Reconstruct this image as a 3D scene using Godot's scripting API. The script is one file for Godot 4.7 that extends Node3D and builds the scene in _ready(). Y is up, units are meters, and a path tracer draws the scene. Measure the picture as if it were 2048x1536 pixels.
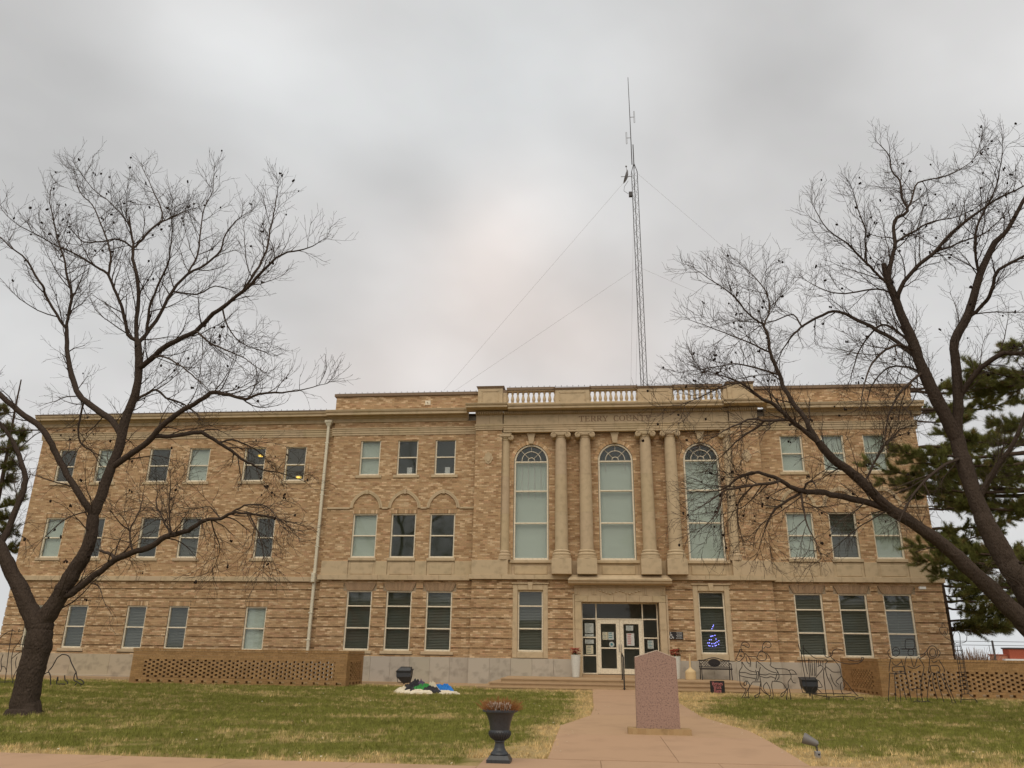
extends Node3D
# Courthouse behind a lawn with two bare trees, overcast day. Metres, y up; facade near z = 0, camera on the +z side.

const FPX := 1535.0                      # focal length in pixels of the 2048 x 1536 photograph
const CAM := Vector3(-1.2197, 1.60, 33.325)
const ANG := Vector3(19.3343, 5.8283, 0.8212)
var cam_basis: Basis
var rng := RandomNumberGenerator.new()
var M := {}
var used_names := {}

# ---------------------------------------------------------------- mesh builder
class MB:
	var v := PackedVector3Array()
	var n := PackedVector3Array()
	var c := PackedColorArray()
	var ix := PackedInt32Array()

	func tri(a: Vector3, b: Vector3, d: Vector3, col := Color.WHITE) -> void:
		var nn := (b - a).cross(d - a).normalized()
		var s := v.size()
		v.append(a); v.append(b); v.append(d)
		for i in 3:
			n.append(nn); c.append(col)
		ix.append(s); ix.append(s + 2); ix.append(s + 1)

	# corners run counter-clockwise seen from the front
	func quad(a: Vector3, b: Vector3, d: Vector3, e: Vector3, col := Color.WHITE) -> void:
		var nn := (b - a).cross(e - a).normalized()
		var s := v.size()
		v.append(a); v.append(b); v.append(d); v.append(e)
		for i in 4:
			n.append(nn); c.append(col)
		ix.append(s); ix.append(s + 2); ix.append(s + 1)
		ix.append(s); ix.append(s + 3); ix.append(s + 2)

	func box(x0: float, y0: float, z0: float, x1: float, y1: float, z1: float, col := Color.WHITE, back := true) -> void:
		var a := Vector3(x0, y0, z1); var b := Vector3(x1, y0, z1); var d := Vector3(x1, y1, z1); var e := Vector3(x0, y1, z1)
		var f := Vector3(x0, y0, z0); var g := Vector3(x1, y0, z0); var h := Vector3(x1, y1, z0); var i := Vector3(x0, y1, z0)
		quad(a, b, d, e, col)
		quad(b, g, h, d, col)
		quad(f, a, e, i, col)
		quad(e, d, h, i, col)
		quad(f, g, b, a, col)
		if back:
			quad(g, f, i, h, col)

	# eight corners: bottom four counter-clockwise seen from above, then the top four
	func hexa(p: Array, col := Color.WHITE) -> void:
		quad(p[0], p[1], p[5], p[4], col); quad(p[1], p[2], p[6], p[5], col)
		quad(p[2], p[3], p[7], p[6], col); quad(p[3], p[0], p[4], p[7], col)
		quad(p[4], p[5], p[6], p[7], col); quad(p[3], p[2], p[1], p[0], col)

	# box with small chamfers on the edges round its front (z1) face
	func cbox(x0: float, y0: float, z0: float, x1: float, y1: float, z1: float, e := 0.012, col := Color.WHITE) -> void:
		box(x0, y0, z0, x1, y1, z1 - e, col, false)
		var zf := z1
		var zb := z1 - e
		quad(Vector3(x0 + e, y0 + e, zf), Vector3(x1 - e, y0 + e, zf), Vector3(x1 - e, y1 - e, zf), Vector3(x0 + e, y1 - e, zf), col)
		quad(Vector3(x0, y0, zb), Vector3(x1, y0, zb), Vector3(x1 - e, y0 + e, zf), Vector3(x0 + e, y0 + e, zf), col)
		quad(Vector3(x1, y0, zb), Vector3(x1, y1, zb), Vector3(x1 - e, y1 - e, zf), Vector3(x1 - e, y0 + e, zf), col)
		quad(Vector3(x1, y1, zb), Vector3(x0, y1, zb), Vector3(x0 + e, y1 - e, zf), Vector3(x1 - e, y1 - e, zf), col)
		quad(Vector3(x0, y1, zb), Vector3(x0, y0, zb), Vector3(x0 + e, y0 + e, zf), Vector3(x0 + e, y1 - e, zf), col)

	# polygon (x, y) pushed along local z from 0 to depth, placed by xf
	func extrude(poly: PackedVector2Array, depth: float, xf := Transform3D(), col := Color.WHITE) -> void:
		var p := poly
		var area := 0.0
		for i in p.size():
			area += p[i].cross(p[(i + 1) % p.size()])
		if area < 0:
			p = poly.duplicate(); p.reverse()
		var t := Geometry2D.triangulate_polygon(p)
		for k in range(0, t.size(), 3):
			var a := p[t[k]]; var b := p[t[k + 1]]; var d := p[t[k + 2]]
			if (b - a).cross(d - a) < 0:
				var q := b; b = d; d = q
			tri(xf * Vector3(a.x, a.y, depth), xf * Vector3(b.x, b.y, depth), xf * Vector3(d.x, d.y, depth), col)
			tri(xf * Vector3(a.x, a.y, 0), xf * Vector3(d.x, d.y, 0), xf * Vector3(b.x, b.y, 0), col)
		for i in p.size():
			var a := p[i]; var b := p[(i + 1) % p.size()]
			quad(xf * Vector3(a.x, a.y, 0), xf * Vector3(b.x, b.y, 0), xf * Vector3(b.x, b.y, depth), xf * Vector3(a.x, a.y, depth), col)

	# a profile given as (z, y) carried along x from x0 to x1
	func moulding(profile: PackedVector2Array, x0: float, x1: float, col := Color.WHITE) -> void:
		extrude(profile, x1 - x0, Transform3D(Basis(Vector3(0, 0, 1), Vector3(0, 1, 0), Vector3(-1, 0, 0)), Vector3(x1, 0, 0)), col)

	func tube(p: PackedVector3Array, r: PackedFloat32Array, sides: int, col := Color.WHITE, cap := false) -> void:
		var m := p.size()
		if m < 2:
			return
		var d := (p[1] - p[0]).normalized()
		var u := d.cross(Vector3.UP if absf(d.y) < 0.9 else Vector3.RIGHT).normalized()
		var s := v.size()
		for i in m:
			var dd := d
			if i > 0 and i < m - 1:
				dd = (p[i + 1] - p[i - 1]).normalized()
			elif i == m - 1:
				dd = (p[i] - p[i - 1]).normalized()
			u = (u - dd * u.dot(dd)).normalized()
			var w := dd.cross(u)
			for k in sides:
				var a := TAU * k / sides
				var nn := u * cos(a) + w * sin(a)
				v.append(p[i] + nn * r[i]); n.append(nn); c.append(col)
		for i in m - 1:
			for k in sides:
				var a := s + i * sides + k
				var b := s + i * sides + (k + 1) % sides
				ix.append(a); ix.append(b + sides); ix.append(b)
				ix.append(a); ix.append(a + sides); ix.append(b + sides)
		if cap:
			for end in [0, m - 1]:
				var nn := (p[0] - p[1]).normalized() if end == 0 else (p[m - 1] - p[m - 2]).normalized()
				var s2 := v.size()
				v.append(p[end]); n.append(nn); c.append(col)
				for k in sides:
					v.append(v[s + end * sides + k]); n.append(nn); c.append(col)
				for k in sides:
					ix.append(s2); ix.append(s2 + 1 + k); ix.append(s2 + 1 + (k + 1) % sides)

	# a tube with furrowed bark: finely divided and pushed in and out by noise
	func bark_tube(p: PackedVector3Array, r: PackedFloat32Array, sides: int, step: float, f: FastNoiseLite, depth: float, flare := 0.0) -> void:
		var q := PackedVector3Array()
		var s := PackedFloat32Array()
		for i in p.size() - 1:
			var k := maxi(1, int(p[i].distance_to(p[i + 1]) / step))
			for t in k:
				q.append(p[i].lerp(p[i + 1], float(t) / k)); s.append(lerpf(r[i], r[i + 1], float(t) / k))
		q.append(p[p.size() - 1]); s.append(r[r.size() - 1])
		var m := q.size()
		var d := (q[1] - q[0]).normalized()
		var u := d.cross(Vector3.RIGHT).normalized()
		var o := v.size()
		var run := 0.0
		for i in m:
			var dd := (q[mini(i + 1, m - 1)] - q[maxi(i - 1, 0)]).normalized()
			u = (u - dd * u.dot(dd)).normalized()
			var w := dd.cross(u)
			if i > 0:
				run += q[i].distance_to(q[i - 1])
			for k in sides:
				var a := TAU * k / sides
				var nn := u * cos(a) + w * sin(a)
				var ridge := 1.0 - 2.0 * absf(f.get_noise_3d(cos(a) * s[i] * 14.0, sin(a) * s[i] * 14.0, run * 4.2))
				var lump := f.get_noise_3d(cos(a) * 1.2, sin(a) * 1.2, run * 0.9 + 30.0)
				var root := flare * exp(-run / 0.22) * (0.6 + 0.6 * absf(sin(a * 2.5 + 0.6)))
				v.append(q[i] + nn * (s[i] * (1.0 + depth * ridge + 0.10 * lump) + root)); n.append(nn); c.append(Color.WHITE)
		for i in m - 1:
			for k in sides:
				var a := o + i * sides + k
				var b := o + i * sides + (k + 1) % sides
				ix.append(a); ix.append(b + sides); ix.append(b)
				ix.append(a); ix.append(a + sides); ix.append(b + sides)
		# normals from the pushed surface
		for i in m:
			for k in sides:
				var here := o + i * sides + k
				var e := v[o + i * sides + (k + 1) % sides] - v[o + i * sides + (k + sides - 1) % sides]
				var t := v[o + mini(i + 1, m - 1) * sides + k] - v[o + maxi(i - 1, 0) * sides + k]
				var nn := e.cross(t).normalized()
				n[here] = nn if nn.dot(n[here]) > 0 else -nn

	func bar(a: Vector3, b: Vector3, r: float, sides := 6, col := Color.WHITE) -> void:
		tube(PackedVector3Array([a, b]), PackedFloat32Array([r, r]), sides, col, true)

	# profile of (radius, height) turned about the y axis
	func lathe(profile: PackedVector2Array, seg: int, at := Vector3.ZERO, col := Color.WHITE, sx := 1.0, sz := 1.0) -> void:
		for i in profile.size() - 1:
			var a := profile[i]; var b := profile[i + 1]
			var nn := Vector2(b.y - a.y, a.x - b.x).normalized()
			var s := v.size()
			for k in seg + 1:
				var t := TAU * k / seg
				var ct := cos(t); var st := sin(t)
				for q in [a, b]:
					v.append(at + Vector3(q.x * ct * sx, q.y, q.x * st * sz))
					n.append(Vector3(nn.x * ct, nn.y, nn.x * st).normalized()); c.append(col)
			for k in seg:
				var o := s + k * 2
				ix.append(o); ix.append(o + 2); ix.append(o + 1)
				ix.append(o + 1); ix.append(o + 2); ix.append(o + 3)

	func ball(at: Vector3, r: float, seg := 6, rings := 4, sy := 1.0, col := Color.WHITE) -> void:
		var s := v.size()
		for i in rings + 1:
			var f := PI * i / rings
			for k in seg + 1:
				var t := TAU * k / seg
				var nn := Vector3(sin(f) * cos(t), cos(f), sin(f) * sin(t))
				v.append(at + nn * Vector3(r, r * sy, r)); n.append(nn); c.append(col)
		for i in rings:
			for k in seg:
				var a := s + i * (seg + 1) + k
				var b := a + seg + 1
				ix.append(a); ix.append(b); ix.append(a + 1)
				ix.append(a + 1); ix.append(b); ix.append(b + 1)

	func mesh() -> ArrayMesh:
		var am := ArrayMesh.new()
		if v.is_empty():
			return am
		var a := []
		a.resize(Mesh.ARRAY_MAX)
		a[Mesh.ARRAY_VERTEX] = v; a[Mesh.ARRAY_NORMAL] = n; a[Mesh.ARRAY_COLOR] = c; a[Mesh.ARRAY_INDEX] = ix
		am.add_surface_from_arrays(Mesh.PRIMITIVE_TRIANGLES, a)
		return am

# ---------------------------------------------------------------- nodes
func numbered(called: String) -> String:
	if not used_names.has(called):
		used_names[called] = 0
		return called
	used_names[called] += 1
	return "%s_%03d" % [called, used_names[called]]

func tag(o: Node, label: String, category: String, group := "", kind := "") -> Node:
	o.set_meta("label", label)
	if category:
		o.set_meta("category", category)
	if group:
		o.set_meta("group", group)
	if kind:
		o.set_meta("kind", kind)
	return o

func thing(called: String, label: String, category: String, at := Vector3.ZERO, group := "") -> Node3D:
	var o := Node3D.new()
	o.name = numbered(called)
	add_child(o)
	o.position = at
	tag(o, label, category, group)
	return o

func structure(called: String, b: MB, m: Material, label: String) -> MeshInstance3D:
	var o := part(called, b, m, self)
	o.name = numbered(called)
	o.set_meta("kind", "structure")
	o.set_meta("label", label)
	return o

# commits a builder as one named mesh under a parent; geometry given in world metres is moved to the parent's frame
func part(called: String, b: MB, m: Material, parent: Node3D, kind := "") -> MeshInstance3D:
	var o := MeshInstance3D.new()
	o.mesh = b.mesh()
	o.material_override = m
	o.name = called
	var off := Vector3.ZERO
	var q: Node = parent
	while q != self and q != null:
		off += (q as Node3D).position
		q = q.get_parent()
	parent.add_child(o, true)
	o.position = -off
	if kind:
		o.set_meta("kind", kind)
	return o

func group_part(called: String, at: Vector3, parent: Node3D) -> Node3D:
	var o := Node3D.new()
	o.name = called
	parent.add_child(o, true)
	var off := Vector3.ZERO
	var q: Node = parent
	while q != self and q != null:
		off += (q as Node3D).position
		q = q.get_parent()
	o.position = at - off
	return o

# ---------------------------------------------------------------- pixels of the photograph to places
func ray(u: float, w: float) -> Vector3:
	return cam_basis * Vector3((u - 1024.0) / FPX, (768.0 - w) / FPX, -1.0)

func at_z(u: float, w: float, z: float) -> Vector3:
	var d := ray(u, w)
	return CAM + d * ((z - CAM.z) / d.z)

func ground_y(z: float) -> float:
	return 0.42 * clampf((20.0 - z) / 17.0, 0.0, 1.0)

func at_ground(u: float, w: float) -> Vector3:
	var d := ray(u, w)
	var t0 := 1.0
	var t1 := 90.0
	for i in 50:
		var t := (t0 + t1) * 0.5
		var p := CAM + d * t
		if p.y > ground_y(p.z):
			t0 = t
		else:
			t1 = t
	return CAM + d * t0

# metres that one photograph pixel covers at depth plane z, near that pixel
func px_at(u: float, w: float, z: float) -> float:
	var d := ray(u, w)
	return ((z - CAM.z) / d.z) / FPX

# ---------------------------------------------------------------- materials
func lin(r: float, g: float, b: float) -> Color:
	return Color(r, g, b).linear_to_srgb()

# grey pattern between two linear brightnesses
func speckle(sd: int, freq: float, octaves: int, lo: float, hi: float, size := 256, kind := FastNoiseLite.TYPE_SIMPLEX_SMOOTH) -> ImageTexture:
	var f := FastNoiseLite.new()
	f.seed = sd
	f.noise_type = kind
	f.frequency = freq
	f.fractal_octaves = octaves
	if octaves <= 1:
		f.fractal_type = FastNoiseLite.FRACTAL_NONE
	var im := f.get_seamless_image(size, size)
	im.convert(Image.FORMAT_RGB8)
	var ramp := PackedByteArray()
	ramp.resize(256)
	for i in 256:
		var s := Color(1, 1, 1) * lerpf(lo, hi, i / 255.0)
		ramp[i] = clampi(int(s.linear_to_srgb().r * 255.0), 0, 255)
	var data := im.get_data()
	for i in data.size():
		data[i] = ramp[data[i]]
	return ImageTexture.create_from_image(Image.create_from_data(size, size, false, Image.FORMAT_RGB8, data))

func mat(called: String, col: Color, rough := 0.9, tex: Texture2D = null, per_metre := 1.0, vertex := false, metal := 0.0) -> StandardMaterial3D:
	var m := StandardMaterial3D.new()
	m.resource_name = called
	m.albedo_color = col
	m.roughness = rough
	m.metallic = metal
	m.vertex_color_use_as_albedo = vertex
	m.metallic_specular = 0.12 if rough > 0.82 else 0.5     # rough matter has next to no mirror sheen
	if tex:
		m.albedo_texture = tex
		m.uv1_triplanar = true
		m.uv1_world_triplanar = true
		m.uv1_scale = Vector3.ONE * per_metre
	M[called] = m
	return m

func relief(m: StandardMaterial3D, tex: Texture2D, cm: float) -> void:
	m.heightmap_enabled = true
	m.heightmap_texture = tex
	m.heightmap_scale = cm

func make_materials() -> void:
	var fine := speckle(3, 0.05, 4, 0.72, 1.28)
	var cloudy := speckle(5, 0.012, 5, 0.62, 1.38)
	var stone_t := speckle(8, 0.02, 5, 0.78, 1.22)
	var soft := speckle(6, 0.012, 6, 0.88, 1.12, 512)
	var bark_t := speckle(9, 0.035, 4, 0.35, 1.65)
	mat("brick", lin(1, 1, 1), 0.92, fine, 1.6, true)
	mat("mortar", lin(0.42, 0.33, 0.225), 0.95, fine, 1.2)
	var lime := mat("limestone", lin(0.545, 0.425, 0.275), 0.85, stone_t, 0.45, true)
	relief(lime, fine, 0.25)
	mat("base_stone", lin(0.46, 0.41, 0.335), 0.8, cloudy, 0.5, true)
	mat("wing_stone", lin(0.47, 0.385, 0.275), 0.8, cloudy, 0.5, true)
	mat("letter", lin(0.24, 0.155, 0.10), 0.95)  # brown of the inscription, with the dirt and shade of carved letters in it
	mat("frame", lin(0.80, 0.71, 0.54), 0.55, fine, 0.8)
	mat("pipe", lin(0.68, 0.62, 0.47), 0.5, fine, 0.7)
	mat("blind_closed", lin(0.60, 0.70, 0.60), 0.7)
	mat("blind_open", lin(0.40, 0.42, 0.36), 0.7)
	mat("room", lin(0.42, 0.39, 0.34), 0.9)
	var g := mat("glass", Color(lin(0.10, 0.13, 0.085), 0.10), 0.02)
	g.transparency = BaseMaterial3D.TRANSPARENCY_ALPHA
	mat("roofing", lin(0.22, 0.2, 0.18), 0.95, cloudy, 0.3)
	mat("coping", lin(0.24, 0.165, 0.105), 0.8, fine, 0.8)
	var con := mat("path_concrete", lin(0.47, 0.31, 0.20), 0.9, soft, 0.17, true)
	relief(con, fine, 0.15)
	var con2 := mat("step_concrete", lin(0.45, 0.315, 0.19), 0.9, soft, 0.4, true)
	relief(con2, fine, 0.15)
	var soil := mat("lawn", lin(1, 1, 1), 1.0, speckle(12, 0.06, 4, 0.6, 1.4), 0.9, true)
	relief(soil, fine, 1.5)
	mat("grass", lin(1, 1, 1), 0.9, null, 1.0, true)
	mat("earth", lin(0.22, 0.17, 0.11), 1.0, cloudy, 0.05)
	mat("asphalt", lin(0.06, 0.06, 0.06), 0.95, fine, 0.6)
	var bark := mat("bark", lin(0.080, 0.060, 0.047), 0.95, bark_t, 1.9)
	bark.uv1_scale = Vector3(3.2, 1.1, 3.2)
	relief(bark, speckle(10, 0.04, 4, 0.0, 1.0), 4.0)
	mat("twig", lin(0.080, 0.060, 0.047), 0.9)
	mat("husk", lin(0.03, 0.022, 0.018), 0.9)
	mat("needle", lin(1, 1, 1), 0.85, null, 1.0, true)
	mat("pine_bark", lin(0.08, 0.055, 0.04), 0.95, bark_t, 1.2)
	mat("granite", lin(0.35, 0.225, 0.175), 0.6, speckle(21, 0.12, 3, 0.30, 1.70, 256), 0.8)
	mat("granite_edge", lin(0.62, 0.50, 0.40), 0.8, fine, 2.0)
	mat("plinth", lin(0.40, 0.27, 0.14), 0.95, cloudy, 1.2)
	mat("iron", lin(0.028, 0.03, 0.034), 0.45, speckle(23, 0.03, 4, 0.6, 1.5), 2.0)
	mat("urn_iron", lin(0.04, 0.045, 0.052), 0.42, speckle(24, 0.03, 4, 0.5, 1.6), 2.5)
	mat("black_paint", lin(0.015, 0.013, 0.013), 0.45)
	mat("bench_iron", lin(0.022, 0.016, 0.014), 0.5)
	mat("wire", lin(0.03, 0.022, 0.018), 0.6)
	mat("steel", lin(0.26, 0.25, 0.245), 0.6, null, 1.0, false, 0.2)
	mat("guy", lin(0.42, 0.41, 0.40), 0.6)
	mat("dark_steel", lin(0.06, 0.055, 0.055), 0.6)
	mat("white", lin(0.72, 0.71, 0.68), 0.6)
	mat("white_pot", lin(0.66, 0.66, 0.60), 0.5, fine, 1.5)
	mat("paper", lin(0.60, 0.63, 0.60), 0.9)
	mat("paper_cream", lin(0.72, 0.66, 0.48), 0.9)
	mat("print_red", lin(0.55, 0.10, 0.10), 0.9)
	mat("print_grey", lin(0.25, 0.30, 0.30), 0.9)
	mat("print_teal", lin(0.10, 0.28, 0.32), 0.9)
	mat("sign_red", lin(0.72, 0.24, 0.23), 0.8)
	mat("flower_red", lin(0.42, 0.012, 0.015), 0.6)
	mat("leaf_green", lin(0.04, 0.07, 0.02), 0.7)
	mat("beige_plastic", lin(0.66, 0.49, 0.26), 0.55)
	mat("straw_stalk", lin(0.33, 0.16, 0.065), 0.9)
	mat("grey_stalk", lin(0.46, 0.36, 0.29), 0.9)
	mat("fabric_white", lin(0.74, 0.66, 0.50), 0.8)
	mat("fabric_black", lin(0.02, 0.018, 0.022), 0.6)
	mat("fabric_green", lin(0.04, 0.30, 0.06), 0.7)
	mat("fabric_blue", lin(0.01, 0.20, 0.62), 0.6)
	mat("fabric_purple", lin(0.11, 0.07, 0.13), 0.7)
	mat("red_brick_far", lin(0.36, 0.10, 0.06), 0.9, fine, 0.3)
	mat("screen", lin(0.22, 0.14, 0.08), 0.9, fine, 0.5)
	mat("pink_wall_far", lin(0.50, 0.22, 0.14), 0.9)
	mat("far_twig", lin(0.26, 0.175, 0.125), 0.95)
	mat("spot_grey", lin(0.16, 0.15, 0.14), 0.5)
	mat("leaf_litter", lin(0.70, 0.63, 0.48), 0.9)
	var led := mat("led", lin(0.2, 0.25, 0.9), 0.4)
	led.emission_enabled = true
	led.emission = Color(0.55, 0.55, 1.0)
	led.emission_energy_multiplier = 4.0
	var bulb := mat("warm_lamp", lin(0.8, 0.7, 0.3), 0.5)
	bulb.emission_enabled = true
	bulb.emission = Color(1.0, 0.84, 0.35)
	bulb.emission_energy_multiplier = 0.5

# ---------------------------------------------------------------- courthouse
const CH := 0.066        # brick course
const BL := 0.213        # brick length with joint
const BT := 1.41         # top of the stone base
var court: Node3D
var room_dark: MB

func tone(spread := 0.07) -> Color:
	var k := 1.0 + rng.randf_range(-spread, spread)
	return Color(k, k * (1.0 + rng.randf_range(-0.015, 0.015)), k * (1.0 + rng.randf_range(-0.03, 0.03)))

func brick_color() -> Color:
	var t := rng.randf()
	var k := rng.randf_range(0.88, 1.12)
	var c := Color(0.515, 0.345, 0.195)
	if t < 0.20:
		c = Color(0.40, 0.25, 0.135)
	elif t < 0.36:
		c = Color(0.68, 0.495, 0.305)
	elif t < 0.48:
		c = Color(0.54, 0.34, 0.20)
	return Color(c.r * k, c.g * k, c.b * k)

# openings: [x0, x1, y0, y1] or [cx, half, y0, spring, radius] for round-headed ones
func gaps_at(y: float, x0: float, x1: float, openings: Array) -> Array:
	var spans := [[x0, x1]]
	for o in openings:
		var a := 0.0
		var b := 0.0
		if o.size() == 4:
			if y < o[2] or y > o[3]:
				continue
			a = o[0]; b = o[1]
		else:
			if y < o[2] or y > o[3] + o[4]:
				continue
			var h: float = o[1]
			if y > o[3]:
				h = sqrt(maxf(0.0, o[4] * o[4] - (y - o[3]) * (y - o[3])))
			a = o[0] - h; b = o[0] + h
		var next := []
		for s in spans:
			if b <= s[0] or a >= s[1]:
				next.append(s)
				continue
			if a > s[0]:
				next.append([s[0], a])
			if b < s[1]:
				next.append([b, s[1]])
		spans = next
	return spans

func lay_bricks(b: MB, x0: float, x1: float, y0: float, y1: float, z: float, openings := [], groove := 0) -> void:
	var k := 0
	var y := y0
	while y < y1 - 0.02:
		var ya := y
		var yb := minf(y + CH, y1) - 0.007
		var zz := z
		if groove > 0 and k % groove == groove - 1:
			zz = z - 0.045
		var off := BL * 0.5 if k % 2 else 0.0
		for s in gaps_at((ya + yb) * 0.5, x0, x1, openings):
			var i := floorf((s[0] - off) / BL)
			while true:
				var a := maxf(i * BL + off, s[0])
				if a > s[1] - 0.02:
					break
				var e := minf((i + 1) * BL + off - 0.008, s[1])
				i += 1
				if e - a < 0.025:
					continue
				var col := brick_color()
				var zf := zz + rng.randf_range(-0.0015, 0.0025)
				var p := Vector3(a, ya, zf); var q := Vector3(e, ya, zf); var r := Vector3(e, yb, zf); var t := Vector3(a, yb, zf)
				var d := Vector3(0, 0, -0.05 if zz < z else -0.012)
				b.quad(p, q, r, t, col)
				b.quad(t, r, r + d, t + d, col)
				b.quad(p + d, q + d, q, p, col)
				b.quad(q, q + d, r + d, r, col)
				b.quad(p + d, p, t, t + d, col)
		k += 1
		y += CH

# the wall behind the bricks, with its openings cut
func backing(b: MB, x0: float, x1: float, y0: float, y1: float, z: float, thick: float, openings := [], groove := 0) -> void:
	var ys := [y0, y1]
	for o in openings:
		if o.size() == 4:
			for yy in [o[2], o[3]]:
				if yy > y0 and yy < y1:
					ys.append(yy)
		else:
			for i in 13:
				var yy: float = o[3] + o[4] * sin(PI * 0.5 * i / 12.0)
				if yy > y0 and yy < y1:
					ys.append(yy)
			if o[2] > y0:
				ys.append(o[2])
	ys.sort()
	for i in ys.size() - 1:
		if ys[i + 1] - ys[i] < 1e-4:
			continue
		for s in gaps_at((ys[i] + ys[i + 1]) * 0.5, x0, x1, openings):
			b.box(s[0], ys[i], z - thick, s[1], ys[i + 1], z - (0.055 if groove else 0.01))

func brick_face(called: String, x0: float, x1: float, y0: float, y1: float, z: float, openings := [], groove := 0, back_openings = null) -> void:
	var holder := group_part(called, Vector3((x0 + x1) * 0.5, y0, z), court)
	var b := MB.new()
	backing(b, x0, x1, y0, y1, z, 0.3, openings if back_openings == null else back_openings, groove)
	part("mortar_backing", b, M.mortar, holder)
	b = MB.new()
	lay_bricks(b, x0, x1, y0, y1, z, openings, groove)
	part("brick", b, M.brick, holder, "stuff")

func soldier(x0: float, x1: float, y0: float, y1: float, z: float) -> void:
	var b := MB.new()
	var k := int(round((x1 - x0) / 0.07))
	for i in k:
		var a := lerpf(x0, x1, float(i) / k)
		var e := lerpf(x0, x1, float(i + 1) / k) - 0.007
		var c := brick_color()
		b.box(a, y0, z - 0.02, e, y1, z + 0.004, Color(c.r * 0.95, c.g * 0.95, c.b * 0.95), false)
	part("soldier_course", b, M.brick, court, "stuff")

# flat arch of leaning bricks over the ground-floor bay windows
func flat_arch(xc: float, half: float, y0: float, y1: float, z: float) -> void:
	var b := MB.new()
	var k := 17
	for i in k:
		var f0 := -1.0 + 2.0 * i / k
		var f1 := -1.0 + 2.0 * (i + 1) / k
		var t := half + 0.16
		var c := Color(0.37, 0.25, 0.155) * rng.randf_range(0.85, 1.12)
		b.extrude(PackedVector2Array([Vector2(f0 * half + 0.003, y0), Vector2(f1 * half - 0.003, y0), Vector2(f1 * t - 0.003, y1), Vector2(f0 * t + 0.003, y1)]), 0.05, Transform3D(Basis(), Vector3(xc, 0, z - 0.044)), c)
	part("flat_arch", b, M.brick, court, "stuff")

func slats(b: MB, x0: float, x1: float, y0: float, y1: float, z: float, step: float, tilt: float, width: float) -> void:
	var y := y0 + step * 0.5
	var dy := sin(tilt) * width * 0.5
	var dz := cos(tilt) * width * 0.5
	while y < y1:
		b.quad(Vector3(x0, y - dy, z + dz), Vector3(x1, y - dy, z + dz), Vector3(x1, y + dy, z - dz), Vector3(x0, y + dy, z - dz))
		y += step

# a sash window: bars are fractions of the height; look: "closed", "open", "none", and how far down the blind reaches
func window(x0: float, x1: float, y0: float, y1: float, z: float, bars: Array, look: String, sill := true, drop := 1.0) -> Node3D:
	var w := group_part("window", Vector3((x0 + x1) * 0.5, y0, z), court)
	var f := 0.058
	var b := MB.new()
	b.cbox(x0, y0, z - 0.15, x0 + f, y1, z - 0.05, 0.01)
	b.cbox(x1 - f, y0, z - 0.15, x1, y1, z - 0.05, 0.01)
	b.cbox(x0 + f, y1 - f, z - 0.15, x1 - f, y1, z - 0.05, 0.01)
	b.cbox(x0 + f, y0, z - 0.15, x1 - f, y0 + f * 1.25, z - 0.05, 0.01)
	part("frame", b, M.frame, w)
	for t in bars:
		b = MB.new()
		var yy := lerpf(y0, y1, t)
		b.cbox(x0 + f, yy - 0.027, z - 0.145, x1 - f, yy + 0.027, z - 0.062, 0.008)
		part("rail", b, M.frame, w)
	var cuts := [0.0] + bars + [1.0]
	for i in cuts.size() - 1:
		b = MB.new()
		var ya := lerpf(y0, y1, cuts[i]) + 0.03
		var yb := lerpf(y0, y1, cuts[i + 1]) - 0.03
		var zp := z - 0.105 - (0.0 if i % 2 else 0.012)
		# double glazing, each sheet a hair out of true
		for d in 2:
			var za: float = zp - 0.014 * d
			var w1 := rng.randf_range(-0.003, 0.003)
			var w2 := rng.randf_range(-0.003, 0.003)
			b.quad(Vector3(x0 + f * 0.8, ya, za + w1), Vector3(x1 - f * 0.8, ya, za + w2), Vector3(x1 - f * 0.8, yb, za - w1), Vector3(x0 + f * 0.8, yb, za - w2))
		part("pane", b, M.glass, w)
	if look != "none":
		b = MB.new()
		var yb := lerpf(y1, y0, drop)
		if look == "closed":
			slats(b, x0 + 0.04, x1 - 0.04, yb, y1 - 0.03, z - 0.21, 0.05, 1.25, 0.056)
			part("blind", b, M.blind_closed, w)
		else:
			slats(b, x0 + 0.04, x1 - 0.04, yb, y1 - 0.03, z - 0.22, 0.062, rng.randf_range(0.25, 0.5), 0.048)
			part("blind", b, M.blind_open, w)
	if sill:
		b = MB.new()
		b.cbox(x0 - 0.13, y0 - 0.13, z - 0.16, x1 + 0.13, y0 - 0.003, z + 0.05, 0.012, tone())
		part("sill", b, M.limestone, w)
	return w

func stone_row(called: String, x0: float, x1: float, y0: float, y1: float, zb: float, zf: float, length: float, m: Material, spread := 0.06, e := 0.01) -> void:
	var k := maxi(1, int(round((x1 - x0) / length)))
	for i in k:
		var b := MB.new()
		b.cbox(lerpf(x0, x1, float(i) / k) + 0.002, y0, zb, lerpf(x0, x1, float(i + 1) / k) - 0.002, y1, zf, e, tone(spread))
		part(called, b, m, court)

func moulded_row(called: String, profile: Array, x0: float, x1: float, z: float, length: float, m: Material) -> void:
	var p := PackedVector2Array()
	for q in profile:
		p.append(Vector2(q[0] + z, q[1]))
	var k := maxi(1, int(round((x1 - x0) / length)))
	for i in k:
		var b := MB.new()
		b.moulding(p, lerpf(x0, x1, float(i) / k) + 0.002, lerpf(x0, x1, float(i + 1) / k) - 0.002, tone(0.05))
		part(called, b, m, court)

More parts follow.
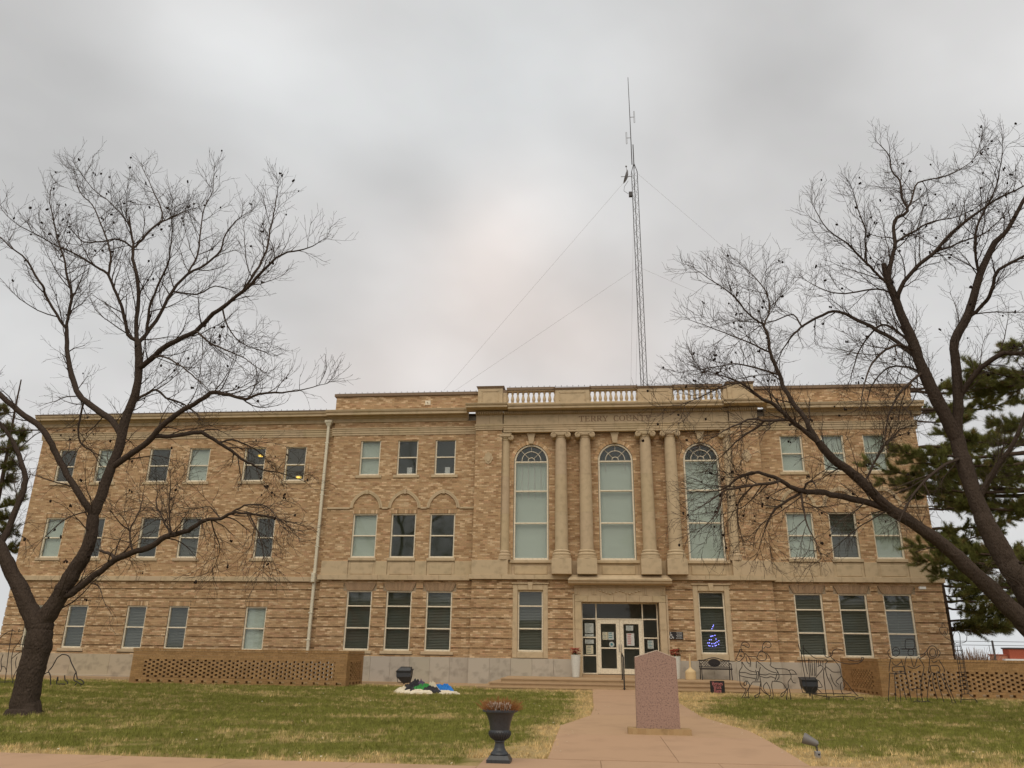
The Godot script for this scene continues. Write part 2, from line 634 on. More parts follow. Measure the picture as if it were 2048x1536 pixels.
func cornice_profile(y0: float, y1: float, reach: float, plain := false) -> Array:
	var h := y1 - y0
	if plain:
		return [[-0.25, y0 - 0.01], [0.10, y0 - 0.01], [0.12, y0 + 0.015], [reach - 0.06, y0 + 0.02], [reach - 0.05, y0], [reach - 0.02, y0], [reach - 0.02, y0 + h * 0.5], [reach + 0.02, y0 + h * 0.58], [reach + 0.05, y0 + h * 0.9], [reach + 0.05, y1], [-0.25, y1 + 0.03]]
	return [[-0.25, y0 - 0.26], [0.05, y0 - 0.26], [0.06, y0 - 0.10], [0.16, y0 - 0.06], [0.17, y0 + 0.015], [reach - 0.06, y0 + 0.02], [reach - 0.05, y0], [reach - 0.02, y0],
		[reach - 0.02, y0 + h * 0.5], [reach + 0.02, y0 + h * 0.58], [reach + 0.05, y0 + h * 0.9], [reach + 0.05, y1], [-0.25, y1 + 0.03]]

const ARCHITRAVE := [[-0.2, 0.0], [0.03, 0.0], [0.03, 0.09], [0.055, 0.1], [0.055, 0.2], [0.08, 0.21], [0.08, 0.28], [0.11, 0.3], [0.11, 0.34], [-0.2, 0.34]]

func lifted(profile: Array, dy: float) -> Array:
	var out := []
	for q in profile:
		out.append([q[0], q[1] + dy])
	return out

func round_arch_band(xc: float, yc: float, r0: float, r1: float, z: float, depth: float, col: Color, b: MB, rise := 1.0, a0 := 0.0, a1 := PI, steps := 22) -> void:
	for i in steps:
		var t0 := lerpf(a0, a1, float(i) / steps)
		var t1 := lerpf(a0, a1, float(i + 1) / steps)
		var p := PackedVector2Array()
		for q in [[r0, t0], [r1, t0], [r1, t1], [r0, t1]]:
			p.append(Vector2(cos(q[1]) * q[0], sin(q[1]) * q[0] * lerpf(1.0, rise, pow(sin(q[1]), 6.0))))
		b.extrude(p, depth, Transform3D(Basis(), Vector3(xc, yc, z)), col)

func make_court() -> void:
	court = thing("courthouse", "three-storey tan brick courthouse with limestone columns, balustrade and tall arched windows", "building", Vector3(0, 0.4, 0))
	var b: MB
	# ---- rooms behind the windows: floors, ceilings, rear and end walls
	for y in [0.55, 4.62, 8.25, 11.75]:
		b = MB.new()
		b.box(-27.0, y, -9.0, 12.65, y + 0.22, -0.46)
		part("floor_slab", b, M.room, court)
	b = MB.new()
	b.box(-27.1, -0.3, -9.3, 12.7, 12.1, -9.02)
	part("rear_wall", b, M.mortar, court)
	b = MB.new()
	b.box(-27.1, 0.78, -4.3, 12.6, 11.7, -4.2)
	part("partition_wall", b, M.room, court)
	for x in [-27.27, 12.5]:
		b = MB.new()
		b.box(x, -0.3, -9.01, x + 0.3, 11.96, -0.42)
		part("end_wall", b, M.mortar, court)
	for x in [-12.95, -6.0, 6.0]:
		b = MB.new()
		b.box(x, 0.8, -4.19, x + 0.1, 11.7, -0.47)
		part("partition_wall", b, M.room, court)
	b = MB.new()
	b.box(-27.2, 12.0, -9.2, 12.7, 12.06, -0.36)
	part("roof_deck", b, M.roofing, court)

	# ---- left wing
	var zw := -0.1
	var w3 := [[-26.32, -25.42, "none", 1.0], [-24.34, -23.36, "closed", 0.85], [-21.75, -20.72, "none", 1.0], [-19.79, -18.78, "closed", 1.0], [-17.11, -16.08, "none", 1.0], [-15.11, -14.13, "none", 1.0]]
	var w2 := [[-26.26, -25.32, "closed", 1.0], [-24.26, -23.36, "none", 1.0], [-21.6, -20.66, "open", 0.5], [-19.68, -18.72, "open", 1.0], [-16.11, -15.24, "open", 1.0]]
	var w1 := [[-26.25, -25.36, "closed", 1.0], [-24.33, -23.4, "open", 1.0], [-21.56, -20.65, "open", 1.0], [-19.62, -18.71, "open", 1.0], [-16.12, -15.18, "closed", 1.0]]
	var open_low := []
	var open_up := []
	for w in w1:
		open_low.append([w[0], w[1], 1.56, 3.36])
		open_low.append([w[0] - 0.05, w[1] + 0.05, 3.36, 3.56])
		open_low.append([w[0] - 0.13, w[1] + 0.13, 1.42, 1.56])
	for w in w2:
		open_up.append([w[0], w[1], 5.43, 7.25])
		open_up.append([w[0] - 0.05, w[1] + 0.05, 7.25, 7.44])
		open_up.append([w[0] - 0.13, w[1] + 0.13, 5.29, 5.43])
	for w in w3:
		open_up.append([w[0], w[1], 8.9, 10.52])
		open_up.append([w[0] - 0.13, w[1] + 0.13, 8.76, 8.9])
	var back_low := open_low.filter(func(o): return o[3] - o[2] > 1.0)
	var back_up := open_up.filter(func(o): return o[3] - o[2] > 1.0)
	brick_face("wing_wall_ground_floor", -27.3, -12.88, 1.34, 4.42, zw, open_low, 6, back_low)
	brick_face("wing_wall_upper_floors", -27.3, -12.88, 4.63, 10.96, zw, open_up, 0, back_up)
	brick_face("wing_frieze", -27.3, -12.88, 11.3, 11.62, zw)
	for w in w1:
		window(w[0], w[1], 1.56, 3.36, zw, [0.5], w[2], true, w[3])
		soldier(w[0] - 0.04, w[1] + 0.04, 3.365, 3.555, zw)
	for w in w2:
		window(w[0], w[1], 5.43, 7.25, zw, [0.5], w[2], true, w[3])
		soldier(w[0] - 0.04, w[1] + 0.04, 7.255, 7.435, zw)
	for w in w3:
		window(w[0], w[1], 8.9, 10.52, zw, [0.48], w[2], true, w[3])
	stone_row("base_stone", -27.36, -12.9, 0.2, 1.335, zw - 0.3, zw + 0.045, 1.9, M.wing_stone, 0.08)
	stone_row("base_plinth", -27.4, -12.9, 0.2, 0.5, zw - 0.25, zw + 0.075, 2.3, M.wing_stone, 0.06)
	stone_row("belt_course", -27.42, -12.9, 4.42, 4.63, zw - 0.28, zw + 0.1, 1.5, M.limestone)
	moulded_row("architrave", lifted(ARCHITRAVE, 10.96), -27.36, -12.9, zw, 1.5, M.limestone)
	moulded_row("cornice", cornice_profile(11.86, 12.06, 0.42), -27.62, -13.05, zw, 1.25, M.limestone)
	b = MB.new()
	b.box(-27.66, 12.094, -9.1, -13.0, 12.125, zw + 0.46)
	part("roof_coping", b, M.coping, court)

	# ---- the two side bays of the main block, mirrored
	for s in [-1.0, 1.0]:
		var xa := minf(s * 6.18, s * 12.86)
		var xb := maxf(s * 6.18, s * 12.86)
		var lo := []
		var up := []
		for xc in [7.60, 9.34, 11.08]:
			var x: float = s * xc
			lo.append([x - 0.555, x + 0.555, 1.63, 4.06])
			lo.append([x - 0.72, x + 0.72, 4.06, 4.4])
			lo.append([x - 0.69, x + 0.69, 1.49, 1.63])
			up.append([x - 0.555, x + 0.555, 5.45, 7.37])
			up.append([x - 0.61, x + 0.61, 7.37, 7.54])
			up.append([x - 0.47, x + 0.47, 9.11, 10.75])
			up.append([x - 0.60, x + 0.60, 9.0, 9.11])
		brick_face("bay_wall_ground_floor", xa, xb, BT, 4.5, 0.0, lo, 6, lo.filter(func(o): return o[3] - o[2] > 1.0))
		brick_face("bay_wall_upper_floors", xa, xb, 5.31, 10.98, 0.0, up, 0, up.filter(func(o): return o[3] - o[2] > 1.0))
		brick_face("bay_frieze", xa, xb, 11.32, 11.62, 0.0)
		brick_face("parapet", xa - (0.0 if s > 0 else 0.05), xb + (0.05 if s > 0 else 0.0), 12.13, 12.87, -0.02)
		var looks1 := ["open", "open", "open"]
		var looks2: Array = ["none", "none", "closed"] if s < 0 else ["closed", "open", "closed"]
		var looks3: Array = ["none", "none", "closed"] if s < 0 else ["closed", "closed", "closed"]
		var k := 0
		for xc in [7.60, 9.34, 11.08]:
			var x: float = s * xc
			window(x - 0.555, x + 0.555, 1.63, 4.06, 0.0, [0.37, 0.74], looks1[k], true)
			flat_arch(x, 0.555, 4.065, 4.395, 0.0)
			window(x - 0.555, x + 0.555, 5.45, 7.37, 0.0, [0.5], looks2[k], false)
			soldier(x - 0.6, x + 0.6, 7.375, 7.535, 0.0)
			var w := window(x - 0.47, x + 0.47, 9.11, 10.75, 0.0, [0.5], looks3[k], true)
			if s < 0 and k < 2:
				b = MB.new()
				b.box(x - 0.03, 9.2, -0.22, x + 0.2, 9.5, -0.2)
				part("paper_notice", b, M.paper, w)
			# blind arch of slim stone above the second-floor windows
			b = MB.new()
			round_arch_band(x, 7.62, 0.60, 0.655, -0.02, 0.075, tone(0.04), b, 1.1)
			round_arch_band(x, 7.62, 0.665, 0.74, -0.02, 0.055, tone(0.04), b, 1.1)
			b.cbox(x - 0.06, 8.24, -0.02, x + 0.06, 8.44, 0.085, 0.01, tone(0.04))
			part("blind_arch", b, M.limestone, court)
			# stone apron panel under each second-floor window
			b = MB.new()
			b.cbox(x - 0.62, 5.315, -0.16, x + 0.62, 5.447, 0.075, 0.012, tone(0.04))
			part("stone_sill", b, M.limestone, court)
			b = MB.new()
			b.box(x - 0.60, 4.715, -0.2, x + 0.60, 5.3, 0.012, tone(0.04), false)
			b.cbox(x - 0.50, 4.74, 0.0, x + 0.50, 5.2, 0.035, 0.02, tone(0.04))
			part("apron_panel", b, M.limestone, court)
			k += 1
		for pr in [[6.2, 6.99], [8.21, 8.73], [9.95, 10.47], [11.69, 12.88]]:
			b = MB.new()
			b.cbox(minf(s * pr[0], s * pr[1]), 4.715, -0.2, maxf(s * pr[0], s * pr[1]), 5.31, 0.05, 0.01, tone(0.05))
			part("dado_block", b, M.limestone, court)
		for pr in [[6.2, 6.86], [8.34, 8.60], [10.08, 10.34], [11.82, 12.86]]:
			b = MB.new()
			b.cbox(minf(s * pr[0], s * pr[1]), 7.57, -0.02, maxf(s * pr[0], s * pr[1]), 7.655, 0.06, 0.012, tone(0.05))
			part("string_course", b, M.limestone, court)
		var x_in := 6.2
		stone_row("base_stone", minf(s * x_in, s * 12.9), maxf(s * x_in, s * 12.9), 0.2, BT - 0.003, -0.3, 0.05, 0.85, M.base_stone, 0.1)
		stone_row("belt_course", minf(s * 6.31, s * 12.98), maxf(s * 6.31, s * 12.98), 4.5, 4.712, -0.28, 0.13, 1.4, M.limestone)
		moulded_row("architrave", lifted(ARCHITRAVE, 10.98), minf(s * x_in, s * 12.94), maxf(s * x_in, s * 12.94), 0.0, 1.4, M.limestone)
		moulded_row("cornice", cornice_profile(11.86, 12.09, 0.45), minf(s * 6.62, s * 13.2), maxf(s * 6.62, s * 13.2), 0.0, 1.2, M.limestone)
		b = MB.new()
		b.box(minf(s * 6.2, s * 12.99), 12.873, -0.42, maxf(s * 6.2, s * 12.99), 13.0, 0.06)
		part("parapet_coping", b, M.coping, court)
	# ---- centre block, ground floor
	var door_gap := [-1.85, 1.85, 0.2, 4.36]
	var flank := [[-4.43, -2.96, 1.42, 4.33], [2.96, 4.43, 1.42, 4.33]]
	brick_face("centre_wall_ground_floor", -6.18, 6.18, BT, 4.53, 0.3, [door_gap] + flank, 6)
	for s in [-1.0, 1.0]:
		stone_row("base_stone", minf(s * 1.87, s * 6.22), maxf(s * 1.87, s * 6.22), 0.2, BT - 0.003, 0.0, 0.345, 0.88, M.base_stone, 0.1)
		# stone surround with keystone round each flanking window
		var x: float = s * 3.695
		for q in [[x - 0.735, x - 0.53, 1.42, 4.33], [x + 0.53, x + 0.735, 1.42, 4.33], [x - 0.528, x + 0.528, 4.1, 4.33]]:
			b = MB.new()
			b.cbox(q[0], q[2], 0.05, q[1], q[3], 0.335, 0.02, tone(0.04))
			part("window_surround", b, M.limestone, court)
		b = MB.new()
		b.cbox(x - 0.79, 4.335, 0.05, x + 0.79, 4.40, 0.385, 0.02, tone(0.04))
		part("window_surround", b, M.limestone, court)
		b = MB.new()
		b.cbox(x - 0.53, 1.42, 0.05, x + 0.53, 1.66, 0.36, 0.02, tone(0.04))
		part("window_sill", b, M.limestone, court)
		b = MB.new()
		b.extrude(PackedVector2Array([Vector2(-0.07, 4.11), Vector2(0.07, 4.11), Vector2(0.11, 4.42), Vector2(-0.11, 4.42)]), 0.1, Transform3D(Basis(), Vector3(x, 0, 0.3)), tone(0.04))
		part("keystone", b, M.limestone, court)
		window(x - 0.527, x + 0.527, 1.665, 4.097, 0.26, [0.37, 0.74], "open", false)
	# ---- belt, dado, pilasters
	stone_row("belt_course", -6.30, 6.30, 4.53, 4.716, 0.0, 0.47, 1.4, M.limestone)
	for s in [-1.0, 1.0]:
		b = MB.new()
		b.cbox(minf(s * 4.975, s * 6.2), 4.72, 0.0, maxf(s * 4.975, s * 6.2), 5.33, 0.385, 0.012, tone(0.04))
		part("pilaster_base", b, M.limestone, court)
		brick_face("pilaster", minf(s * 4.99, s * 6.18), maxf(s * 4.99, s * 6.18), 5.333, 11.04, 0.35)
		for k in 3:
			b = MB.new()
			b.cbox(minf(s * (4.97 - 0.02 * k), s * (6.2 + 0.02 * k)), 11.043 + 0.09 * k, 0.0, maxf(s * (4.97 - 0.02 * k), s * (6.2 + 0.02 * k)), 11.131 + 0.09 * k, 0.39 + 0.025 * k, 0.01, tone(0.04))
			part("pilaster_necking", b, M.limestone, court)
		for k in 2:
			b = MB.new()
			var xa := minf(s * 4.98, s * 6.19)
			b.cbox(xa + 0.605 * k + 0.002, 11.316, 0.0, xa + 0.605 * (k + 1) - 0.002, 11.74, 0.4, 0.008, tone(0.05))
			part("frieze_block", b, M.limestone, court)
		moulded_row("cornice", cornice_profile(11.95, 12.13, 0.5, true), minf(s * 4.72, s * 6.6), maxf(s * 4.72, s * 6.6), 0.5, 0.65, M.limestone)
		# carved shield on the pilaster
		b = MB.new()
		var sx: float = s * 5.59
		var sh := PackedVector2Array()
		for q in [[0, 0.30], [0.06, 0.24], [0.15, 0.20], [0.15, 0.10], [0.21, 0.05], [0.21, -0.05], [0.15, -0.1], [0.13, -0.2], [0.05, -0.24], [0, -0.29], [-0.05, -0.24], [-0.13, -0.2], [-0.15, -0.1], [-0.21, -0.05], [-0.21, 0.05], [-0.15, 0.1], [-0.15, 0.2], [-0.06, 0.24]]:
			sh.append(Vector2(q[0], q[1]))
		b.extrude(sh, 0.04, Transform3D(Basis(), Vector3(sx, 9.76, 0.345)), tone(0.03))
		var inner := PackedVector2Array()
		for q in [[0.1, 0.14], [0.1, -0.04], [0.05, -0.13], [0, -0.18], [-0.05, -0.13], [-0.1, -0.04], [-0.1, 0.14]]:
			inner.append(Vector2(q[0], q[1]))
		b.extrude(inner, 0.03, Transform3D(Basis(), Vector3(sx, 9.76, 0.383)), tone(0.03))
		part("carved_shield", b, M.limestone, court)
	# ---- the three tall round-headed windows between the columns
	var holes := []
	var back_holes := []
	for xc in [-3.70, 0.0, 3.70]:
		holes.append([xc, 0.775, 5.36, 9.67, 0.93])
		back_holes.append([xc, 0.765, 5.36, 9.67, 0.765])
	brick_face("arcade_wall", -4.99, 4.99, 5.337, 10.93, 0.1, holes, 0, back_holes)
	for xc in [-3.70, 0.0, 3.70]:
		arched_window(xc)
	for q in [[-4.97, -4.52], [-2.88, -0.82], [0.82, 2.88], [4.52, 4.97]]:
		b = MB.new()
		b.cbox(q[0], 4.72, 0.0, q[1], 5.333, 0.13, 0.01, tone(0.04))
		part("dado_block", b, M.limestone, court)
	for xc in [-3.70, 0.0, 3.70]:
		b = MB.new()
		b.box(xc - 0.815, 4.72, 0.0, xc + 0.815, 5.22, 0.10, tone(0.03), false)
		b.cbox(xc - 0.70, 4.76, 0.08, xc + 0.70, 5.12, 0.135, 0.02, tone(0.03))
		part("apron_panel", b, M.limestone, court)
		b = MB.new()
		b.cbox(xc - 0.90, 5.223, 0.0, xc + 0.90, 5.355, 0.2, 0.015, tone(0.03))
		part("stone_sill", b, M.limestone, court)
	for xc in [-2.37, -1.31, 1.31, 2.37]:
		column(xc, 0.42, false)
	column(-4.86, 0.10, true)
	column(4.86, 0.10, true)
	# ---- entablature
	moulded_row("architrave", lifted(ARCHITRAVE, 10.935), -4.94, 4.94, 0.36, 1.65, M.limestone)
	stone_row("frieze_block", -4.94, 4.94, 11.28, 11.74, 0.0, 0.40, 0.82, M.limestone, 0.04, 0.006)
	var dent := MB.new()
	dent.box(-0.028, 0.0, -0.06, 0.028, 0.10, 0.07)
	var dm := dent.mesh()
	b = MB.new()
	b.box(-4.94, 11.744, 0.0, 4.94, 11.90, 0.42)
	part("dentil_bed", b, M.limestone, court)
	for i in 104:
		dentil(dm, -4.9 + 9.8 * i / 103.0, 11.755, 0.47)
	for s in [-1.0, 1.0]:
		b = MB.new()
		b.box(minf(s * 4.97, s * 6.2), 11.744, 0.0, maxf(s * 4.97, s * 6.2), 11.93, 0.44)
		part("dentil_bed", b, M.limestone, court)
		for i in 13:
			dentil(dm, s * (4.995 + 1.18 * i / 12.0), 11.765, 0.49)
	moulded_row("cornice", cornice_profile(11.89, 12.08, 0.47, true), -4.71, 4.71, 0.42, 1.2, M.limestone)
	# ---- thin raised lettering on the frieze, brown for dirt and shade of carving
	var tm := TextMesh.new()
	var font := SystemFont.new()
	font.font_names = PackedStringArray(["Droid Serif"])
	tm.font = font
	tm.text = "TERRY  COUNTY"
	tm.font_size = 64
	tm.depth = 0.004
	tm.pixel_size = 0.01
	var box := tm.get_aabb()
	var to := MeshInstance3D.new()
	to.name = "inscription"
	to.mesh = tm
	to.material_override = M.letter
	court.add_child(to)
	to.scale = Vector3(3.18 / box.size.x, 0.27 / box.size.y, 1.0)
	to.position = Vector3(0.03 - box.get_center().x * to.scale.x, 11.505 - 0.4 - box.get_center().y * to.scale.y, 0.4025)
	to.set_meta("label", "TERRY COUNTY in thin brown letters on the stone frieze, dirt and shade of carving put into their colour")
	# ---- balustrade on the roof edge
	balustrade()
	entrance()
	# ---- downpipe with its hopper head at the joint of wing and main block
	var dp := group_part("downpipe", Vector3(-13.1, 1.6, 0.1), court)
	b = MB.new()
	b.cbox(-13.19, 4.75, 0.02, -13.07, 11.45, 0.13, 0.015)
	b.hexa([Vector3(-13.19, 4.45, 0.14), Vector3(-13.07, 4.45, 0.14), Vector3(-13.07, 4.45, 0.02), Vector3(-13.19, 4.45, 0.02), Vector3(-13.19, 4.75, 0.13), Vector3(-13.07, 4.75, 0.13), Vector3(-13.07, 4.75, 0.02), Vector3(-13.19, 4.75, 0.02)])
	b.cbox(-13.21, 4.38, 0.04, -13.05, 4.78, 0.27, 0.02)
	b.cbox(-13.18, 1.3, 0.0, -13.06, 4.4, 0.12, 0.015)
	part("pipe", b, M.pipe, dp)
	b = MB.new()
	b.hexa([Vector3(-13.2, 11.42, 0.14), Vector3(-13.06, 11.42, 0.14), Vector3(-13.06, 11.42, 0.0), Vector3(-13.2, 11.42, 0.0), Vector3(-13.28, 11.58, 0.2), Vector3(-12.98, 11.58, 0.2), Vector3(-12.98, 11.58, 0.0), Vector3(-13.28, 11.58, 0.0)])
	b.cbox(-13.30, 11.58, 0.0, -12.96, 11.70, 0.22, 0.02)
	part("hopper_head", b, M.pipe, dp)
	for y in [10.6, 8.2, 5.9, 3.1, 2.0]:
		b = MB.new()
		b.box(-13.22, y, 0.0, -13.04, y + 0.05, 0.137)
		part("strap", b, M.pipe, dp)
	b = MB.new()
	b.cbox(-8.66, 12.39, -0.03, -8.40, 12.62, 0.03, 0.02)
	b.bar(Vector3(-8.53, 12.5, 0.0), Vector3(-8.53, 12.5, 0.09), 0.02)
	part("parapet_vent", b, M.frame, court)

func dentil(dm: ArrayMesh, x: float, y: float, z: float) -> void:
	var o := MeshInstance3D.new()
	o.mesh = dm
	o.material_override = M.limestone
	o.name = "dentil"
	court.add_child(o, true)
	o.position = Vector3(x, y - 0.4, z)

func arched_window(xc: float) -> void:
	var w := group_part("arched_window", Vector3(xc, 5.5, 0.1), court)
	var hw := 0.755
	var y0 := 5.36
	var ys := 9.67
	var b := MB.new()
	for s in [-1.0, 1.0]:
		b.cbox(minf(xc + s * hw, xc + s * (hw - 0.07)), y0, -0.06, maxf(xc + s * hw, xc + s * (hw - 0.07)), ys, 0.05, 0.01)
	b.cbox(xc - hw + 0.07, y0, -0.06, xc + hw - 0.07, y0 + 0.09, 0.05, 0.01)
	round_arch_band(xc, ys, hw - 0.07, hw, -0.06, 0.11, Color.WHITE, b, 1.0, 0.0, PI, 24)
	part("frame", b, M.frame, w)
	for y in [6.93, 8.33, 9.64]:
		b = MB.new()
		b.cbox(xc - hw + 0.07, y - 0.032, -0.055, xc + hw - 0.07, y + 0.032, 0.04, 0.01)
		part("rail", b, M.frame, w)
	# fanlight bars
	b = MB.new()
	round_arch_band(xc, ys + 0.03, 0.13, 0.155, -0.03, 0.04, Color.WHITE, b)
	round_arch_band(xc, ys + 0.03, 0.41, 0.435, -0.03, 0.04, Color.WHITE, b)
	for a in [0.25, 0.5, 0.75]:
		var d := Vector3(cos(PI * a), sin(PI * a), 0)
		b.bar(Vector3(xc, ys + 0.03, -0.01) + d * (0.14 if a != 0.5 else 0.42), Vector3(xc, ys + 0.03, -0.01) + d * 0.69, 0.012, 4)
	part("fanlight_bar", b, M.frame, w)
	var cuts := [5.44, 6.9, 6.96, 8.3, 8.36, 9.61]
	for i in 3:
		b = MB.new()
		for zz in [-0.02, -0.034]:
			b.quad(Vector3(xc - 0.7, cuts[2 * i], zz), Vector3(xc + 0.7, cuts[2 * i], zz), Vector3(xc + 0.7, cuts[2 * i + 1], zz), Vector3(xc - 0.7, cuts[2 * i + 1], zz))
		part("pane", b, M.glass, w)
	b = MB.new()
	var fan := PackedVector2Array()
	for i in 19:
		fan.append(Vector2(cos(PI * i / 18.0), sin(PI * i / 18.0)) * 0.70)
	for i in 18:
		for zz in [-0.02, -0.034]:
			b.tri(Vector3(xc, ys, zz), Vector3(xc + fan[i].x, ys + fan[i].y, zz), Vector3(xc + fan[i + 1].x, ys + fan[i + 1].y, zz))
	part("pane", b, M.glass, w)
	b = MB.new()
	slats(b, xc - 0.74, xc + 0.74, y0 + 0.02, 9.62, -0.16, 0.05, 1.25, 0.056)
	part("blind", b, M.blind_closed, w)
	# slim vertical cords of the blinds
	b = MB.new()
	for dx in ([-0.42, -0.14, 0.14, 0.42] if xc < -1.0 else [-0.42, 0.42]):
		var low := 8.0 if xc < -1.0 else 9.2
		b.bar(Vector3(xc + dx, low, -0.115), Vector3(xc + dx, 9.6, -0.115), 0.012, 4)
	part("blind_cord", b, M.white, w)
	# ring of radial bricks and the keystone
	b = MB.new()
	var k := 36
	for i in k:
		var t0 := PI * i / k
		var t1 := PI * (i + 1) / k - 0.008
		var c := brick_color()
		var p := PackedVector2Array()
		for q in [[0.765, t0], [0.925, t0], [0.925, t1], [0.765, t1]]:
			p.append(Vector2(cos(q[1]), sin(q[1])) * q[0])
		b.extrude(p, 0.02, Transform3D(Basis(), Vector3(xc, ys, 0.088)), Color(c.r * 1.2, c.g * 1.2, c.b * 1.2))
	part("arch_ring", b, M.brick, w, "stuff")
	b = MB.new()
	b.extrude(PackedVector2Array([Vector2(-0.09, 10.44), Vector2(0.09, 10.44), Vector2(0.15, 10.8), Vector2(0.19, 10.86), Vector2(0.19, 10.93), Vector2(-0.19, 10.93), Vector2(-0.19, 10.86), Vector2(-0.15, 10.8)]), 0.16, Transform3D(Basis(), Vector3(xc, 0, 0.08)), tone(0.03))
	part("keystone", b, M.limestone, w)

func column(xc: float, zc: float, half: bool) -> void:
	var w := group_part("column", Vector3(xc, 4.72, zc), court)
	var b := MB.new()
	var ph := 0.21 if half else 0.415
	b.cbox(xc - ph, 4.72, 0.0, xc + ph, 5.345, zc + (0.27 if half else 0.39), 0.012, tone(0.03))
	part("pedestal", b, M.limestone, w)
	b = MB.new()
	var q := 0.8 if half else 1.0
	var prof := PackedVector2Array()
	for p in [[0.0, 5.348], [0.40, 5.348], [0.40, 5.47], [0.375, 5.485], [0.39, 5.52], [0.395, 5.56], [0.37, 5.60], [0.335, 5.615], [0.33, 5.64], [0.35, 5.66], [0.35, 5.69], [0.32, 5.72], [0.29, 5.74]]:
		prof.append(Vector2(p[0] * q, p[1]))
	b.lathe(prof, 28, Vector3(xc, 0, zc), tone(0.03))
	part("base", b, M.limestone, w)
	var cuts := [5.74, 7.3, 8.95, 10.58]
	for i in 3:
		b = MB.new()
		prof = PackedVector2Array()
		for k in 5:
			var y := lerpf(cuts[i] + 0.003, cuts[i + 1] - 0.003, k / 4.0)
			var t: float = (y - 5.74) / 4.84
			prof.append(Vector2(lerpf(0.283, 0.235, pow(t, 1.4)) * q, y))
		b.lathe(prof, 32, Vector3(xc, 0, zc), tone(0.05))
		part("shaft_drum", b, M.limestone, w)
	b = MB.new()
	b.lathe(PackedVector2Array([Vector2(0.235 * q, 10.58), Vector2(0.26 * q, 10.6), Vector2(0.235 * q, 10.63), Vector2(0.3 * q, 10.70), Vector2(0.31 * q, 10.76)]), 28, Vector3(xc, 0, zc), tone(0.03))
	b.cbox(xc - 0.36 * q, 10.84, zc - 0.24, xc + 0.36 * q, 10.93, zc + 0.30 * q, 0.01, tone(0.03))
	b.cbox(xc - 0.30 * q, 10.74, zc - 0.28, xc + 0.30 * q, 10.84, zc + 0.28, 0.01, tone(0.03))
	part("capital", b, M.limestone, w)
	for s in [-1.0, 1.0]:
		b = MB.new()
		var c := Vector3(xc + s * 0.315 * q, 10.71, zc)
		var disc := PackedVector2Array()
		for i in 20:
			disc.append(Vector2(cos(TAU * i / 20.0), sin(TAU * i / 20.0)) * 0.125)
		b.extrude(disc, 0.56 * q, Transform3D(Basis(), c - Vector3(0, 0, 0.28 * q)), tone(0.03))
		var sp := PackedVector3Array()
		var rr := PackedFloat32Array()
		for i in 30:
			var a: float = -PI * 0.5 * s + s * i * 0.42
			sp.append(c + Vector3(cos(a + PI * 0.5 * (s + 1.0)) , sin(a + PI * 0.5 * (s + 1.0)), 0) * lerpf(0.118, 0.02, i / 29.0) + Vector3(0, 0, 0.28 * q + 0.003))
			rr.append(0.016)
		b.tube(sp, rr, 5)
		part("volute", b, M.limestone, w)

